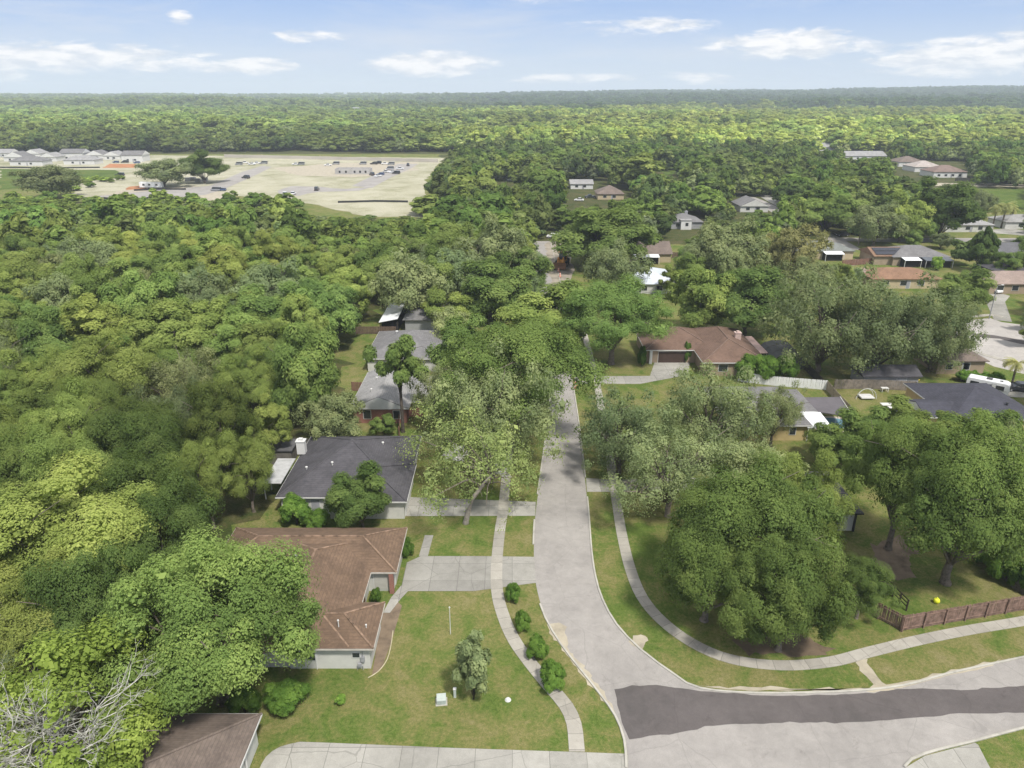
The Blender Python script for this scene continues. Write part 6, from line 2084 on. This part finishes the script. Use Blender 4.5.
for (_, X, Y, Rw, H, kind, lum, warm, zone) in rest:
    tone = {'wood': (1.0, 1.0, 0.95), 'broad': (0.74, 0.84, 0.74), 'oak': (0.92, 0.92, 1.1)}[kind]
    far_add(X, Y, Rw, H, tuple(t * lum for t in tone))

SITE = [(-22, 290), (-34, 345), (-46, 420), (-50, 500), (-54, 604), (-420, 640), (-470, 520), (-420, 300), (-60, 300)]


def tone_at(X, Y):
    """woods differ: dark oak wood to the west, bright spring green to the east, cloud shadow tinted into the trees of the ridge"""
    f = field(X, Y, 150) + 0.6 * field(Y, X, 63) + 0.5 * field(X + 300, Y * 0.8, 31)
    r_ = X / Y
    east = sst(r_ + 0.05 * f, -0.13, 0.02)
    near = sst(Y, 420, 640)
    a = np.array((0.92, 0.92, 0.92)) + f * 0.2
    b = np.array((1.66, 1.52, 1.50)) + f * 0.28
    c = a * (1 - east * near) + b * east * near
    light = sst(Y, 700, 900) * (1 - sst(Y, 1500, 2000)) * (1 - east) * 0.45
    c = c + light
    cloud_shade = sst(Y + 250 * f, 1650, 1900) * sst(r_ + 0.06 * f, -0.22, 0.02)  # darker, bluer tint paints a cloud shadow over the ridge woods
    c = c * (1 - cloud_shade) + np.array((0.36, 0.46, 0.54)) * cloud_shade
    return tuple(c)


def far_zone(X, Y):
    if not in_view(X, Y, 90):
        return False
    if Y < 660 and (inside((X, Y), SITE) or (X < -20)):
        return False
    if Y < 640:
        return False
    if Y < 900 and hides(X, Y, 6, 13):
        return False
    return True


def mk(r0, r1, h0_, h1_):
    def f(X, Y):
        if Y < 900 and hides(X, Y, 5, 12):
            return
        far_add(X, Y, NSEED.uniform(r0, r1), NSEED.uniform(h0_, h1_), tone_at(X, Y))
    return f


def mkf(r0, r1, h0_, h1_, s):
    def f(X, Y):
        if Y < 900 and hides(X, Y, 5, 12):
            return
        q = field(X, Y, s) + 0.7 * field(Y, X, s * 0.4)
        if q < -1.15:
            return                                   # a clearing
        k = NSEED.random() ** 1.6
        u = min(1, max(0, 0.45 + 0.3 * q + NSEED.uniform(-.35, .35)))
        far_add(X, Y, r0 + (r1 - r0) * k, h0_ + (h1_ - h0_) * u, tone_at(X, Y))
    return f


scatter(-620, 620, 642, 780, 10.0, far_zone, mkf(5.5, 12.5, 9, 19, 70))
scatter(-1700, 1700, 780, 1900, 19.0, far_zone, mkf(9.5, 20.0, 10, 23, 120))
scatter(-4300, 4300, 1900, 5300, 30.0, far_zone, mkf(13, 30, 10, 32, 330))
# low growth between the wood and the building site
scatter(-96, -18, 208, 300, 6.5, lambda X, Y: not inside((X, Y), WOOD), lambda X, Y: far_add(X, Y, NSEED.uniform(2.6, 4.6), max(1.5, 0.9 * 48 * (1 - Y / 303.0)) * NSEED.uniform(.6, 1.0), (0.9, 0.92, 0.85)))
# shrubs and small trees between the wood and the building site, west of it
scatter(-420, -60, 262, 366, 9.0, lambda X, Y: in_view(X, Y, 90) and Y < 345 + 0.14 * min(0, X + 140) + (0 if X > -150 else 10) and not (X > -92 and Y > 262) and not (abs(X + 140) > 400), lambda X, Y: far_add(X, Y, NSEED.uniform(3.2, 5.0), NSEED.uniform(3.0, 6.0), (1.05, 1.1, 0.95)))
scatter(-480, -232, 366, 452, 10.0, lambda X, Y: in_view(X, Y, 90) and field(X, Y, 22) > 0.1, lambda X, Y: far_add(X, Y, NSEED.uniform(2.5, 4.5), NSEED.uniform(1.5, 3.0), (1.2, 1.3, 0.95)))

me = bpy.data.meshes.new('far_woods')
me.vertices.add(len(P))
me.vertices.foreach_set('co', np.array(P, np.float32).ravel())
for nm, dat in (('rot', ROT), ('scl', SCL), ('tone', TONE)):
    a = me.attributes.new(nm, 'FLOAT_VECTOR', 'POINT')
    a.data.foreach_set('vector', np.array(dat, np.float32).ravel())
a = me.attributes.new('pick', 'INT', 'POINT')
a.data.foreach_set('value', np.array(PICK, np.int32))
fw = link(bpy.data.objects.new('far_woods', me))
fw['kind'] = 'stuff'
fw['label'] = 'far mass of treetops running out to the dark ridge at the horizon'
ng = bpy.data.node_groups.new('far_woods', 'GeometryNodeTree')
ng.interface.new_socket('Geometry', in_out='INPUT', socket_type='NodeSocketGeometry')
ng.interface.new_socket('Geometry', in_out='OUTPUT', socket_type='NodeSocketGeometry')
gi, go = ng.nodes.new('NodeGroupInput'), ng.nodes.new('NodeGroupOutput')
iop = ng.nodes.new('GeometryNodeInstanceOnPoints')
iop.inputs['Pick Instance'].default_value = True
jn = ng.nodes.new('GeometryNodeJoinGeometry')
for o in reversed(far_src):
    oi = ng.nodes.new('GeometryNodeObjectInfo')
    oi.inputs['Object'].default_value = o
    oi.inputs['As Instance'].default_value = True
    ng.links.new(oi.outputs['Geometry'], jn.inputs[0])
for nm, ty, sk in (('rot', 'FLOAT_VECTOR', 'Rotation'), ('scl', 'FLOAT_VECTOR', 'Scale'), ('pick', 'INT', 'Instance Index')):
    na = ng.nodes.new('GeometryNodeInputNamedAttribute')
    na.data_type = ty
    na.inputs['Name'].default_value = nm
    ng.links.new(na.outputs['Attribute'], iop.inputs[sk])
ng.links.new(gi.outputs[0], iop.inputs['Points'])
ng.links.new(jn.outputs[0], iop.inputs['Instance'])
ng.links.new(iop.outputs[0], go.inputs[0])
md = fw.modifiers.new('trees', 'NODES')
md.node_group = ng

# a few roofs that show out in the woods
for i, (a, b, row, lab) in enumerate(((358, 368, 106.5, 'tiny white roof far out in the western woods'), (548, 556, 98.2, 'tiny pale roof on the far dark ridge'))):
    X, Y = G(a, row + 2.5, 14)
    house_d = empty('far_building', (X, Y, hill(X, Y)), lab, 'building')
    MB().box(-14, 14, -8, 8, 0, 16).build('wall', white_trim, house_d)
    MB().box(-15, 15, -9, 9, 16.01, 17.5).build('roof', white_trim, house_d)

# ------------------------------------------------------------------ the air
HAZE = 0.00016
hz = MB().box(-5600, 5600, -400, 6600, -3, 130).build('haze', None)
hz['kind'] = 'stuff'
hm, t_, o_ = nt('haze_air')
pv = N(t_, 'ShaderNodeVolumePrincipled')
pv.inputs['Color'].default_value = (0.80, 0.88, 1.0, 1)
pv.inputs['Density'].default_value = HAZE
t_.links.new(pv.outputs[0], o_.inputs['Volume'])
hz.data.materials.append(hm)
hz.visible_shadow = True
